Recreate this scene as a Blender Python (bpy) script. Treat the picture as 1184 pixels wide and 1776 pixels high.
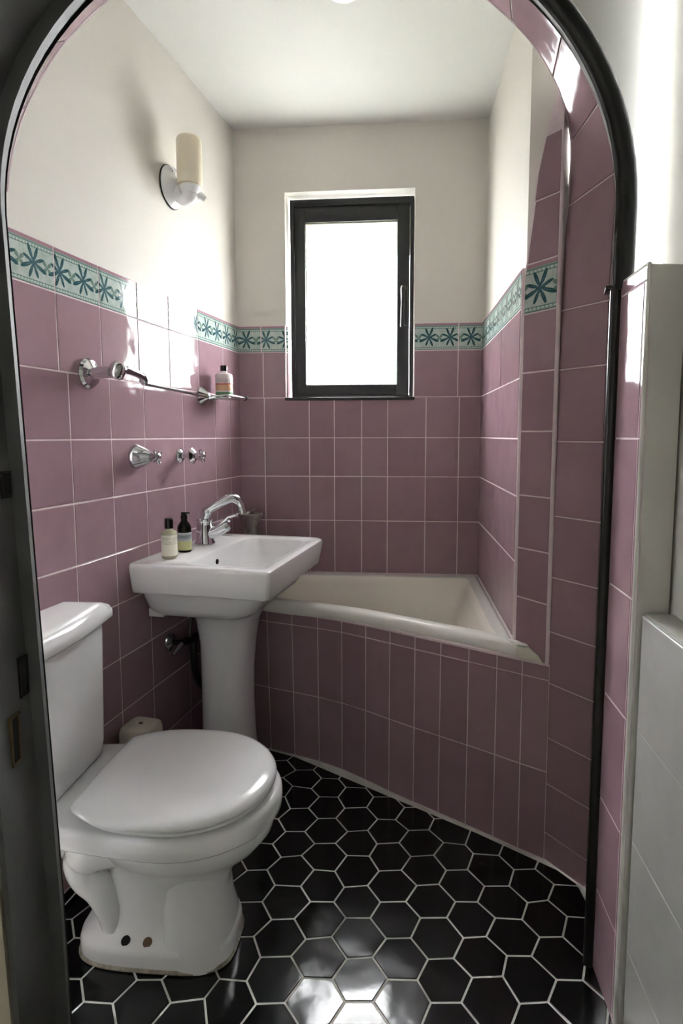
import bpy, bmesh, math, random
from mathutils import Vector, Matrix
random.seed(7)
PI = math.pi
scene = bpy.context.scene
for o in list(bpy.data.objects):
    bpy.data.objects.remove(o)
COL = scene.collection

# ------------------------------------------------------------------ camera
cam_d = bpy.data.cameras.new('camera')
cam = bpy.data.objects.new('camera', cam_d)
COL.objects.link(cam)
cam.location = (0, 0, 1.17)
cam.rotation_mode = 'XYZ'
cam.rotation_euler = (PI / 2 - 0.0953, 0.0015, 0)
cam_d.sensor_fit = 'VERTICAL'
cam_d.sensor_height = 36.0
cam_d.lens = 36.0 * 1000.0 / 1776.0
cam_d.shift_x = (592 - 605.5) / 1776.0
cam_d.shift_y = (850.6 - 888) / 1776.0
cam_d.clip_start = 0.02
scene.camera = cam

# ------------------------------------------------------------------ world and light
world = bpy.data.worlds.new('overcast_sky')
scene.world = world
world.use_nodes = True
bg = world.node_tree.nodes['Background']
bg.inputs['Color'].default_value = (0.96, 0.975, 1.0, 1)
# overcast sky: three times as bright overhead as at the horizon
wn, wl = world.node_tree.nodes, world.node_tree.links
wtc = wn.new('ShaderNodeTexCoord'); wsp = wn.new('ShaderNodeSeparateXYZ'); wl.new(wtc.outputs['Generated'], wsp.inputs[0])
wmr = wn.new('ShaderNodeMapRange'); wmr.clamp = True
wl.new(wsp.outputs['Z'], wmr.inputs[0])
wmr.inputs[1].default_value = 0.0; wmr.inputs[2].default_value = 1.0
wmr.inputs[3].default_value = 8.0; wmr.inputs[4].default_value = 24.0
wl.new(wmr.outputs[0], bg.inputs['Strength'])


def portal(name, loc, rot, sx, sy):
    d = bpy.data.lights.new(name, 'AREA')
    d.shape = 'RECTANGLE'; d.size = sx; d.size_y = sy
    d.cycles.is_portal = True
    o = bpy.data.objects.new(name, d); COL.objects.link(o)
    o.location = loc; o.rotation_euler = rot


portal('window_portal', (0.0, 2.56, 1.735), (PI / 2, 0, -0.085), 0.62, 0.95)
portal('hall_fill_portal', (0.64, -1.18, 1.375), (0, PI / 2, 0), 0.35, 0.20)  # sits at the unseen hall opening added for fill light

vs = scene.view_settings
vs.view_transform = 'Standard'
vs.look = 'None'
vs.gamma = 1.0
vs.use_curve_mapping = False
vs.exposure = 2.78

# ------------------------------------------------------------------ plan of the room
A = Vector((-0.4642, 2.4391))      # back left corner
B = Vector((0.5419, 2.3532))       # back right corner
C = Vector((0.4770, 1.6000))       # bath end wall meets pier
D = Vector((0.5390, 1.5050))       # pier edge towards the doorway
E_ = Vector((0.6160, 1.3910))        # doorway reveal, near end
L = Vector((-0.7403, 1.2849))
ZC = 2.388
ZBT, ZBB = 1.617, 1.510
ZRIM = 0.591
uL = (L - A).normalized(); nL = Vector((-uL.y, uL.x))
uB = (B - A).normalized(); nB = Vector((uB.y, -uB.x))
uR = (C - B).normalized(); nR = Vector((uR.y, -uR.x))
uP = (D - C).normalized(); nP = Vector((uP.y, -uP.x))
for n_, ref in ((nL, Vector((1, 0))), (nB, Vector((0, -1))), (nR, Vector((-1, 0))), (nP, Vector((-1, 0)))):
    if n_.dot(ref) < 0:
        n_.negate()


def LW(m, out, z):                 # point by the left wall
    p = A + uL * m + nL * out
    return Vector((p.x, p.y, z))


# ------------------------------------------------------------------ material helpers
class NX:
    """tiny wrapper so that shader maths reads as maths"""
    def __init__(s, nt, sock): s.nt = nt; s.k = sock

    def _m(s, op, *a):
        n = s.nt.nodes.new('ShaderNodeMath'); n.operation = op
        for i, v in enumerate((s,) + a):
            if isinstance(v, NX): s.nt.links.new(v.k, n.inputs[i])
            else: n.inputs[i].default_value = v
        return NX(s.nt, n.outputs[0])
    def __add__(s, o): return s._m('ADD', o)
    def __sub__(s, o): return s._m('SUBTRACT', o)
    def __mul__(s, o): return s._m('MULTIPLY', o)
    def __truediv__(s, o): return s._m('DIVIDE', o)
    def lt(s, o): return s._m('LESS_THAN', o)
    def gt(s, o): return s._m('GREATER_THAN', o)
    def abs(s): return s._m('ABSOLUTE')
    def frac(s): return s._m('FRACT')
    def cos(s): return s._m('COSINE')
    def sqrt(s): return s._m('SQRT')
    def pow(s, o): return s._m('POWER', o)
    def atan2(s, o): return s._m('ARCTAN2', o)
    def max(s, o): return s._m('MAXIMUM', o)


def s2l(c):
    return tuple((v / 255 / 12.92 if v / 255 <= 0.04045 else ((v / 255 + 0.055) / 1.055) ** 2.4) for v in c) + (1.0,)


def new_mat(name):
    m = bpy.data.materials.new(name); m.use_nodes = True
    nt = m.node_tree
    return m, nt, nt.nodes['Principled BSDF']


def mixcol(nt, fac, a, b):
    n = nt.nodes.new('ShaderNodeMix'); n.data_type = 'RGBA'
    def put(i, v):
        if isinstance(v, NX): nt.links.new(v.k, n.inputs[i])
        elif hasattr(v, 'is_linked'): nt.links.new(v, n.inputs[i])
        else: n.inputs[i].default_value = v
    put(0, fac); put(6, a); put(7, b)
    return n.outputs[2]


def noise(nt, scale, detail=2.0, coord='Object', rough=0.5, dist=0.0):
    tc = nt.nodes.new('ShaderNodeTexCoord')
    n = nt.nodes.new('ShaderNodeTexNoise')
    n.inputs['Scale'].default_value = scale; n.inputs['Detail'].default_value = detail
    n.inputs['Roughness'].default_value = rough; n.inputs['Distortion'].default_value = dist
    if coord == 'World':
        g = nt.nodes.new('ShaderNodeNewGeometry'); nt.links.new(g.outputs['Position'], n.inputs['Vector'])
    else:
        nt.links.new(tc.outputs[coord], n.inputs['Vector'])
    return NX(nt, n.outputs['Fac'])


def bump(nt, p, h, strength, dist=0.01):
    b = nt.nodes.new('ShaderNodeBump')
    b.inputs['Strength'].default_value = strength; b.inputs['Distance'].default_value = dist
    nt.links.new(h.k, b.inputs['Height'])
    nt.links.new(b.outputs['Normal'], p.inputs['Normal'])


def ramp2(nt, f, lo, hi):
    n = nt.nodes.new('ShaderNodeMapRange'); nt.links.new(f.k, n.inputs[0])
    n.inputs[1].default_value = lo; n.inputs[2].default_value = hi
    return NX(nt, n.outputs[0])


def simple(name, rgb, rough=0.5, metal=0.0, var=0.0, vscale=8.0, bstr=0.0, bscale=60.0, bdist=0.004, spec=0.5):
    m, nt, p = new_mat(name)
    p.inputs['Roughness'].default_value = rough; p.inputs['Metallic'].default_value = metal
    p.inputs['Specular IOR Level'].default_value = spec
    c = s2l(rgb)
    if var > 0:
        f = noise(nt, vscale, 4, 'World')
        d = tuple(v * (1 - var) for v in c[:3]) + (1,)
        nt.links.new(mixcol(nt, ramp2(nt, f, 0.35, 0.65), c, d), p.inputs['Base Color'])
    else:
        p.inputs['Base Color'].default_value = c
    if bstr > 0:
        bump(nt, p, noise(nt, bscale, 3, 'World'), bstr, bdist)
    return m


def glazed(name, rgb, rgb2, rough=0.08, wave=0.2, wscale=9.0, spec=0.2):
    """glazed tile: slight shade differences from tile to tile, softly wavy glaze"""
    m, nt, p = new_mat(name)
    oi = nt.nodes.new('ShaderNodeObjectInfo')
    base = mixcol(nt, NX(nt, oi.outputs['Random']), s2l(rgb), s2l(rgb2))
    f = noise(nt, 14, 4, 'World')
    c2 = mixcol(nt, ramp2(nt, f, 0.45, 0.8) * 0.25, base, s2l(tuple(v * 0.8 for v in rgb)))
    nt.links.new(c2, p.inputs['Base Color'])
    p.inputs['Roughness'].default_value = rough
    p.inputs['Specular IOR Level'].default_value = spec
    h = noise(nt, wscale, 1.5, 'World') * 1.0 + noise(nt, wscale * 6, 1.0, 'World') * 0.06
    bump(nt, p, h, wave, 0.012)
    return m


M = {}
M['plaster'] = simple('white_plaster', (217, 213, 206), 0.65, var=0.04, vscale=3, bstr=0.12, bscale=45, bdist=0.003)
M['ceiling'] = simple('ceiling_paint', (218, 218, 215), 0.75, var=0.03, vscale=3)
M['mauve'] = glazed('mauve_glazed_tile', (164, 135, 145), (155, 126, 136))
M['grout'] = simple('pinkish_grout', (228, 212, 216), 0.85, var=0.12, vscale=30)
M['fgrout'] = simple('pale_floor_grout', (232, 232, 226), 0.85, var=0.15, vscale=12)
M['black_tile'] = glazed('black_hex_tile', (17, 18, 20), (9, 10, 11), 0.14, 0.3, 7.0, 0.5)
M['black'] = simple('black_gloss_paint', (17, 17, 18), 0.28, bstr=0.25, bscale=35, bdist=0.004)
M['jamb'] = simple('charcoal_paint', (84, 85, 84), 0.6, var=0.2, vscale=10, bstr=0.3, bscale=28, bdist=0.004)
M['winblack'] = simple('black_window_paint', (24, 24, 26), 0.38, bstr=0.15, bscale=60)
M['porcelain'] = simple('white_porcelain', (236, 237, 239), 0.09)
M['plastic'] = simple('white_plastic_seat', (238, 240, 243), 0.14)
M['enamel'] = simple('cream_enamel', (240, 235, 224), 0.12)
M['rimwhite'] = simple('white_enamel_rim', (236, 234, 229), 0.12)
M['cap'] = simple('ivory_trim', (224, 222, 205), 0.3, var=0.08, vscale=40)
M['chrome'] = simple('chrome', (205, 207, 210), 0.07, 1.0)
M['steel'] = simple('brushed_steel', (188, 186, 184), 0.3, 1.0, var=0.25, vscale=60)
M['darkmetal'] = simple('dark_metal', (60, 58, 58), 0.3, 0.9)
M['hose'] = simple('braided_hose', (70, 68, 70), 0.35, 0.9)
M['brass'] = simple('worn_brass', (120, 98, 70), 0.45, 0.8, var=0.4, vscale=80)
M['hole'] = simple('dark_hole', (14, 13, 12), 0.8)
M['rust'] = simple('rust_stain', (98, 78, 58), 0.7)
M['cream_plastic'] = simple('cream_plastic', (214, 208, 192), 0.4)
M['capblack'] = simple('black_cap', (14, 14, 16), 0.25)
M['seal'] = simple('old_sealant', (168, 160, 146), 0.7, var=0.4, vscale=90)
M['hallwall'] = simple('hall_wall_paint', (216, 215, 209), 0.5, var=0.03, vscale=5, bstr=0.08, bscale=30, bdist=0.003)
M['hallbeige'] = simple('hall_beige_paint', (196, 186, 168), 0.6, var=0.05, vscale=5)
M['white_tile'] = glazed('white_glazed_tile', (212, 214, 213), (206, 208, 207), 0.2, 0.1)
M['leaf'] = simple('hedge_leaves', (96, 104, 30), 0.6, var=0.4, vscale=14)
M['eave'] = simple('dark_eave', (74, 70, 52), 0.7)
M['ground'] = simple('dull_yard', (120, 118, 112), 0.9, var=0.2, vscale=3)


def mat_glass():
    m, nt, p = new_mat('obscured_window_glass')
    out = nt.nodes['Material Output']
    r = nt.nodes.new('ShaderNodeBsdfRefraction'); r.inputs['IOR'].default_value = 1.45
    r.inputs['Roughness'].default_value = 0.14
    vor = nt.nodes.new('ShaderNodeTexVoronoi'); vor.inputs['Scale'].default_value = 95
    g = nt.nodes.new('ShaderNodeNewGeometry'); nt.links.new(g.outputs['Position'], vor.inputs['Vector'])
    b = nt.nodes.new('ShaderNodeBump'); b.inputs['Strength'].default_value = 1.0; b.inputs['Distance'].default_value = 0.0016
    nt.links.new(vor.outputs['Distance'], b.inputs['Height']); nt.links.new(b.outputs['Normal'], r.inputs['Normal'])
    t = nt.nodes.new('ShaderNodeBsdfTransparent'); t.inputs['Color'].default_value = (0.97, 0.97, 0.97, 1)
    tl = nt.nodes.new('ShaderNodeBsdfTranslucent'); tl.inputs['Color'].default_value = (0.9, 0.92, 0.9, 1)
    gl = nt.nodes.new('ShaderNodeBsdfGlossy'); gl.inputs['Roughness'].default_value = 0.12
    m1 = nt.nodes.new('ShaderNodeMixShader'); m1.inputs[0].default_value = 0.35
    nt.links.new(r.outputs[0], m1.inputs[1]); nt.links.new(t.outputs[0], m1.inputs[2])
    m2 = nt.nodes.new('ShaderNodeMixShader'); m2.inputs[0].default_value = 0.22
    nt.links.new(m1.outputs[0], m2.inputs[1]); nt.links.new(tl.outputs[0], m2.inputs[2])
    m3 = nt.nodes.new('ShaderNodeMixShader'); m3.inputs[0].default_value = 0.04
    nt.links.new(m2.outputs[0], m3.inputs[1]); nt.links.new(gl.outputs[0], m3.inputs[2])
    nt.links.new(m3.outputs[0], out.inputs['Surface'])
    return m


M['glass'] = mat_glass()


def mat_border():
    """border tile print: teal leaf-flowers between beaded lines under a mauve edge"""
    m, nt, p = new_mat('printed_border_tile')
    uv = nt.nodes.new('ShaderNodeUVMap')
    sp = nt.nodes.new('ShaderNodeSeparateXYZ'); nt.links.new(uv.outputs[0], sp.inputs[0])
    U, V = NX(nt, sp.outputs[0]), NX(nt, sp.outputs[1])
    wob = noise(nt, 60, 2, 'World')
    def flower(u0, v0, R, k, rot, sharp):
        x = ((U + (0.5 - u0)).frac() - 0.5) * 0.80
        y = V - v0
        r = (x * x + y * y).sqrt()
        a = y.atan2(x) + rot
        lobe = ((a * k).cos().abs()).pow(sharp)
        jag = (a * 3.0 + 0.7).cos() * 0.12 + 0.9
        return r.lt(lobe * jag * R)
    f1 = flower(0.5, 0.47, 0.40, 4, 0.39, 1.7)
    f2 = flower(0.5, 0.47, 0.12, 2, 0.0, 0.3)
    sm = flower(0.0, 0.45, 0.20, 2, 0.78, 1.3)
    vein = flower(0.5, 0.47, 0.26, 4, 0.39, 14.0)
    c0 = mixcol(nt, ramp2(nt, wob, 0.35, 0.7), s2l((188, 202, 196)), s2l((166, 184, 178)))
    band = (V - 0.45).abs().gt(0.355)
    c1 = mixcol(nt, band, c0, s2l((142, 166, 160)))
    ln1 = ((V - 0.45).abs() - 0.345).abs().lt(0.012)
    ln2 = ((V - 0.45).abs() - 0.425).abs().lt(0.010)
    bead = (U * 9.0).frac().lt(0.55) * ((V - 0.45).abs() - 0.375).abs().lt(0.022)
    c2 = mixcol(nt, ln1.max(ln2), c1, s2l((96, 124, 120)))
    c3 = mixcol(nt, bead, c2, s2l((196, 208, 202)))
    c4 = mixcol(nt, sm, c3, s2l((104, 132, 122)))
    c5 = mixcol(nt, f2, c4, s2l((66, 104, 104)))
    c6 = mixcol(nt, f1, c5, s2l((40, 80, 86)))
    c7 = mixcol(nt, vein, c6, s2l((74, 112, 128)))
    c8 = mixcol(nt, V.gt(0.905), c7, s2l((164, 130, 140)))
    nt.links.new(c8, p.inputs['Base Color'])
    p.inputs['Roughness'].default_value = 0.1
    p.inputs['Specular IOR Level'].default_value = 0.2
    h = noise(nt, 9, 2, 'World') + f1.max(sm) * 0.12 + bead * 0.1
    bump(nt, p, h, 0.3, 0.008)
    return m


M['border'] = mat_border()


def mat_label(name, bgc, ink, zones=(), rows=34.0):
    """bottle label: flat colour zones with lines of small print"""
    m, nt, p = new_mat(name)
    tc = nt.nodes.new('ShaderNodeTexCoord')
    sp = nt.nodes.new('ShaderNodeSeparateXYZ'); nt.links.new(tc.outputs['Generated'], sp.inputs[0])
    X, Z = NX(nt, sp.outputs[0]), NX(nt, sp.outputs[2])
    col = None
    cur = s2l(bgc)
    for (z0, z1, c) in zones:
        msk = Z.gt(z0) * Z.lt(z1)
        cur = mixcol(nt, msk, cur, s2l(c))
    brick = nt.nodes.new('ShaderNodeTexNoise'); brick.inputs['Scale'].default_value = 30
    nt.links.new(tc.outputs['Generated'], brick.inputs['Vector'])
    txt = (Z * 14.0).frac().lt(0.35) * NX(nt, brick.outputs['Fac']).gt(0.50) * Z.gt(0.55) * Z.lt(0.9)
    cur = mixcol(nt, txt, cur, s2l(ink))
    nt.links.new(cur, p.inputs['Base Color'])
    p.inputs['Roughness'].default_value = 0.35
    return m


# ------------------------------------------------------------------ mesh helpers
def mk(name, verts, faces, mat, parent=None, smooth=False, origin=None, uvs=None, angle=35):
    me = bpy.data.meshes.new(name)
    if origin is not None:
        o = Vector(origin); verts = [Vector(v) - o for v in verts]
    me.from_pydata([tuple(v) for v in verts], [], faces)
    me.materials.append(M[mat] if isinstance(mat, str) else mat)
    if uvs is not None:
        lay = me.uv_layers.new(name='UVMap')
        for lp in me.loops:
            lay.data[lp.index].uv = uvs[lp.vertex_index]
    if smooth:
        me.polygons.foreach_set('use_smooth', [True] * len(me.polygons))
        me.set_sharp_from_angle(angle=math.radians(angle))
    me.update()
    ob = bpy.data.objects.new(name, me)
    COL.objects.link(ob)
    mw = Matrix.Translation(o) if origin is not None else Matrix()
    if parent is not None:
        ob.parent = parent
        mw = wmat(parent).inverted() @ mw
    ob.matrix_basis = mw
    return ob


def wmat(o):
    return (wmat(o.parent) if o.parent else Matrix()) @ o.matrix_basis


def fixn(ob):
    bm = bmesh.new(); bm.from_mesh(ob.data)
    bmesh.ops.recalc_face_normals(bm, faces=bm.faces)
    bm.to_mesh(ob.data); bm.free(); ob.data.update()
    return ob


class MB:
    """collects shapes into one mesh"""
    def __init__(s): s.v = []; s.f = []
    def add(s, v, f):
        o = len(s.v); s.v += [Vector(p) for p in v]; s.f += [tuple(i + o for i in q) for q in f]; return s
    def box(s, c, size, rot=None, bev=0.0):
        hx, hy, hz = (d / 2 for d in size)
        R = rot.to_matrix() if rot is not None and hasattr(rot, 'to_matrix') else (rot or Matrix.Identity(3))
        c = Vector(c)
        if bev <= 0:
            pts = [Vector((x * hx, y * hy, z * hz)) for x in (-1, 1) for y in (-1, 1) for z in (-1, 1)]
            f = [(0, 1, 3, 2), (4, 6, 7, 5), (0, 4, 5, 1), (2, 3, 7, 6), (0, 2, 6, 4), (1, 5, 7, 3)]
            return s.add([c + R @ p for p in pts], f)
        bm = bmesh.new(); bmesh.ops.create_cube(bm, size=1)
        for v in bm.verts: v.co = Vector((v.co.x * size[0], v.co.y * size[1], v.co.z * size[2]))
        bmesh.ops.bevel(bm, geom=bm.edges[:], offset=bev, segments=2, affect='EDGES', profile=0.6)
        bm.verts.index_update()
        s.add([c + R @ v.co for v in bm.verts], [tuple(v.index for v in f.verts) for f in bm.faces]); bm.free()
        return s
    def rings(s, rings, cap0=True, cap1=True, closed=True):
        n = len(rings[0]); v = [p for r in rings for p in r]; f = []
        for i in range(len(rings) - 1):
            for j in range(n if closed else n - 1):
                k = (j + 1) % n
                f.append((i * n + j, i * n + k, (i + 1) * n + k, (i + 1) * n + j))
        if cap0: f.append(tuple(reversed(range(n))))
        if cap1: f.append(tuple((len(rings) - 1) * n + j for j in range(n)))
        return s.add(v, f)
    def lathe(s, prof, c=(0, 0, 0), axis=(0, 0, 1), n=28):
        ax = Vector(axis).normalized(); q = Vector((0, 0, 1)).rotation_difference(ax); c = Vector(c)
        rs = [[c + q @ Vector((max(r, 1e-4) * math.cos(2 * PI * j / n), max(r, 1e-4) * math.sin(2 * PI * j / n), z)) for j in range(n)] for r, z in prof]
        return s.rings(rs)
    def tube(s, pts, rad, n=12):
        pts = [Vector(p) for p in pts]
        if not isinstance(rad, (list, tuple)): rad = [rad] * len(pts)
        rs = []; up = None
        for i, p in enumerate(pts):
            d = (pts[min(i + 1, len(pts) - 1)] - pts[max(i - 1, 0)]).normalized()
            if up is None:
                up = d.orthogonal().normalized()
            else:
                up = (up - d * up.dot(d)).normalized()
            w = d.cross(up)
            rs.append([p + (up * math.cos(2 * PI * j / n) + w * math.sin(2 * PI * j / n)) * rad[i] for j in range(n)])
        return s.rings(rs)
    def build(s, name, mat, parent=None, smooth=True, angle=35):
        return fixn(mk(name, s.v, s.f, mat, parent, smooth, angle=angle))


def spline(pts, n=8):
    """Catmull-Rom through the points"""
    P = [Vector(p) for p in pts]; P = [2 * P[0] - P[1]] + P + [2 * P[-1] - P[-2]]
    out = []
    for i in range(1, len(P) - 2):
        for k in range(n):
            t = k / n
            a, b, c, d = P[i - 1], P[i], P[i + 1], P[i + 2]
            out.append(0.5 * ((2 * b) + (c - a) * t + (2 * a - 5 * b + 4 * c - d) * t * t + (3 * b - a - 3 * c + d) * t ** 3))
    out.append(P[-2]); return out


def sup(cx, cy, a, b, z, n=48, e=2.0, frame=None):
    """superellipse ring"""
    r = []
    for j in range(n):
        t = 2 * PI * j / n; c, s_ = math.cos(t), math.sin(t)
        x = cx + a * math.copysign(abs(c) ** (2 / e), c); y = cy + b * math.copysign(abs(s_) ** (2 / e), s_)
        r.append(Vector((x, y, z)) if frame is None else frame(x, y, z))
    return r


def rrect(x0, x1, y0, y1, r, z, k=6, frame=None, rr=None):
    """rounded rectangle ring; rr gives one radius per corner (x1y1, x0y1, x0y0, x1y0)"""
    rr = rr or (r, r, r, r); out = []
    for (cx, cy, a0, q) in ((x1, y1, 0, rr[0]), (x0, y1, 90, rr[1]), (x0, y0, 180, rr[2]), (x1, y0, 270, rr[3])):
        ox = cx - q if cx == x1 else cx + q; oy = cy - q if cy == y1 else cy + q
        for i in range(k + 1):
            t = math.radians(a0 + 90 * i / k)
            x, y = ox + q * math.cos(t), oy + q * math.sin(t)
            out.append(Vector((x, y, z)) if frame is None else frame(x, y, z))
    return out


def struct(ob):
    ob['kind'] = 'structure'; return ob


def tag(o, label, cat, group=None):
    o['label'] = label; o['category'] = cat
    if group: o['group'] = group
    return o


def thing(name, label, cat, loc=(0, 0, 0), rz=0.0, group=None):
    o = bpy.data.objects.new(name, None); COL.objects.link(o)
    o.empty_display_size = 0.05
    o.location = loc; o.rotation_euler = (0, 0, rz)
    return tag(o, label, cat, group)


# ---- polygon helpers for tiles
def clip(poly, p, n):
    """keep the side where (q-p).n >= 0"""
    out = []
    for i in range(len(poly)):
        a, b = poly[i], poly[(i + 1) % len(poly)]
        da, db = (a - p).dot(n), (b - p).dot(n)
        if da >= 0: out.append(a)
        if (da >= 0) != (db >= 0):
            out.append(a + (b - a) * (da / (da - db)))
    return out


def area(poly):
    return 0.5 * sum(poly[i].x * poly[(i + 1) % len(poly)].y - poly[(i + 1) % len(poly)].x * poly[i].y for i in range(len(poly)))


def clean(poly, eps=0.002):
    out = []
    for q in poly:
        if not out or (q - out[-1]).length > eps: out.append(q)
    while len(out) > 2 and (out[0] - out[-1]).length < eps: out.pop()
    return out


def inset(poly, d):
    """shrink a convex counter-clockwise polygon by clipping with moved edges"""
    res = list(poly)
    for i in range(len(poly)):
        a, b = poly[i], poly[(i + 1) % len(poly)]
        e = (b - a)
        if e.length < 1e-6: continue
        n = Vector((-e.y, e.x)).normalized()
        res = clip(res, a + n * d, n)
        if len(res) < 3: return []
    return res


def tile(name, poly, O, u, v, n, parent, mat, th=0.008, bev=0.0011, joint=0.0040, uvf=None, tilt=0.0):
    """one glazed tile over a convex 2-D outline (in the O,u,v plane)"""
    if area(poly) < 0: poly = poly[::-1]
    p1 = clean(inset(clean(poly), joint / 2))
    if len(p1) < 3 or abs(area(p1)) < 1.5e-5: return None
    p2 = inset(p1, bev)
    c2 = sum(p1, Vector((0, 0))) / len(p1)
    if len(p2) != len(p1):
        p2 = [c2 + (q - c2) * 0.94 for q in p1]
    k = len(p1)
    q = Vector((random.uniform(-tilt, tilt), random.uniform(-tilt, tilt)))
    def P(a, h, top=False):
        hh = h + ((a - c2).dot(q) if top else 0)
        return O + u * a.x + v * a.y + n * hh
    vs_ = [P(a, 0) for a in p1] + [P(a, th - bev * 0.8, True) for a in p1] + [P(a, th, True) for a in p2]
    fs = []
    for r in range(2):
        for j in range(k):
            fs.append((r * k + j, r * k + (j + 1) % k, (r + 1) * k + (j + 1) % k, (r + 1) * k + j))
    fs.append(tuple(2 * k + j for j in range(k)))
    uvs = None
    if uvf: uvs = [uvf(a) for a in p1] * 2 + [uvf(a) for a in p2]
    # orientation
    if u.cross(v).dot(n) < 0: fs = [f[::-1] for f in fs]
    return mk(name, vs_, fs, mat, parent, False, O + u * c2.x + v * c2.y, uvs)


def v3(p, z=0.0): return Vector((p[0], p[1], z))


UPZ = Vector((0, 0, 1))


def rect(a0, a1, b0, b1): return [Vector((a0, b0)), Vector((a1, b0)), Vector((a1, b1)), Vector((a0, b1))]


def tile_wall(parent, P0, u2, n2, rows, skip=None, mat='mauve', tilt=0.004):
    """rows: (z0, z1, [seam distances], kind)"""
    O = v3(P0) + v3(n2) * 0.004
    u = v3(u2); n = v3(n2)
    for (z0, z1, seams, kind) in rows:
        for a0, a1 in zip(seams[:-1], seams[1:]):
            if skip and skip(a0, a1, z0, z1): continue
            poly = rect(a0, a1, z0, z1)
            if kind == 'border':
                tile('border_tile', poly, O, u, UPZ, n, parent, 'border', uvf=lambda a: (a.x / 0.083, (a.y - ZBB) / (ZBT - ZBB)), tilt=tilt)
            else:
                tile('tile', poly, O, u, UPZ, n, parent, mat, tilt=tilt)


def slab(name, P0, u2, n2, a0, a1, z0, z1, h0, h1, mat, parent=None):
    mb = MB()
    pts = []
    for h in (h0, h1):
        for (a, z) in ((a0, z0), (a1, z0), (a1, z1), (a0, z1)):
            p = P0 + u2 * a + n2 * h; pts.append(Vector((p.x, p.y, z)))
    mb.add(pts, [(0, 1, 2, 3), (4, 7, 6, 5), (0, 4, 5, 1), (1, 5, 6, 2), (2, 6, 7, 3), (3, 7, 4, 0)])
    return mb.build(name, mat, parent, smooth=False)


# ================================================================== SETTING
# ---- panel line of the bath on the floor (towards the room) and under the rim
PF = [(-0.516, 2.146), (-0.294, 2.055), (-0.054, 1.942), (0.175, 1.762), (0.368, 1.619), (0.480, 1.530), (0.5365, 1.490)]
PT = [(-0.520, 2.090), (-0.275, 1.985), (-0.018, 1.872), (0.222, 1.712), (0.400, 1.590), (0.490, 1.527), (0.5365, 1.494)]

# ---- floor
floor = struct(MB().box((-0.1, 0.5, -0.026), (3.2, 5.6, 0.05)).build('floor', 'fgrout', smooth=False))
R6 = 0.0605
half = []                                    # half planes that bound the tiled floor
pf = [Vector(p) for p in PF]
fl_lines = [(v3(L).xy, Vector((0.9726, -0.2326)), 0.012)]
for a, b in zip(pf[:-1], pf[1:]):
    e = b - a; n_ = Vector((e.y, -e.x)).normalized()
    if n_.y > 0: n_ = -n_
    fl_lines.append((a, n_, 0.003))
e = E_ - D; n_ = Vector((e.y, -e.x)).normalized()
if n_.x > 0: n_ = -n_
fl_lines.append((D.copy(), n_, 0.010))
fl_lines.append((Vector((0.60, 1.1)), Vector((-1, 0)), 0.004))
vj = {}
def jit(x, y):
    for (kx, ky), w in vj.items():
        if abs(kx - x) < 0.008 and abs(ky - y) < 0.008: return w
    s_ = 0.0045 if random.random() < 0.8 else 0.011
    vj[(x, y)] = Vector((x + random.uniform(-s_, s_), y + random.uniform(-s_, s_)))
    return vj[(x, y)]
hexc = 0
for i in range(-9, 10):
    for j in range(-2, 16):
        cx = 0.02 + i * 1.5 * R6; cy = 0.93 + (j + (0.5 if i % 2 else 0)) * math.sqrt(3) * R6
        poly = [jit(cx + R6 * math.cos(PI / 3 * k), cy + R6 * math.sin(PI / 3 * k)) for k in range(6)]
        poly = clip(poly, Vector((0, 0.78)), Vector((0, 1)))
        for (p, n_, d) in fl_lines:
            if len(poly) >= 3: poly = clip(poly, p + n_ * d, n_)
        if len(poly) < 3: continue
        t = tile('floor_tile', poly, Vector((0, 0, -0.0044)), Vector((1, 0, 0)), Vector((0, 1, 0)), UPZ, floor, 'black_tile', th=0.005, bev=0.0012, joint=0.0046, tilt=0.005)
        if t: hexc += 1

# ---- left wall
lwall = struct(slab('wall_left', A, uL, nL, -0.25, 1.40, 0, ZC, -0.12, 0.0, 'plaster'))
slab('grout', A, uL, nL, 0.0, 1.40, 0, ZBT, 0.0, 0.0107, 'grout', lwall)
s1 = [0.006, 0.16, 0.358, 0.553, 0.724, 0.893, 1.055, 1.215, 1.375]
s2 = [0.006, 0.107, 0.238, 0.477, 0.705, 0.865, 1.025, 1.185, 1.345]
zl = [ZBB, 1.325, 1.160, 1.0, 0.841, 0.694, 0.535, 0.377, 0.197, 0.03]
rows = [(ZBB, ZBT, s1, 'border'), (zl[1], zl[0], s1, 'm')]
for k in range(1, len(zl) - 1): rows.append((zl[k + 1], zl[k], s2, 'm'))
tile_wall(lwall, A, uL, nL, rows)
slab('skirting_tile', A, uL, nL, 0.28, 1.38, 0.0, 0.027, 0.004, 0.011, 'black_tile', lwall)

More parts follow.
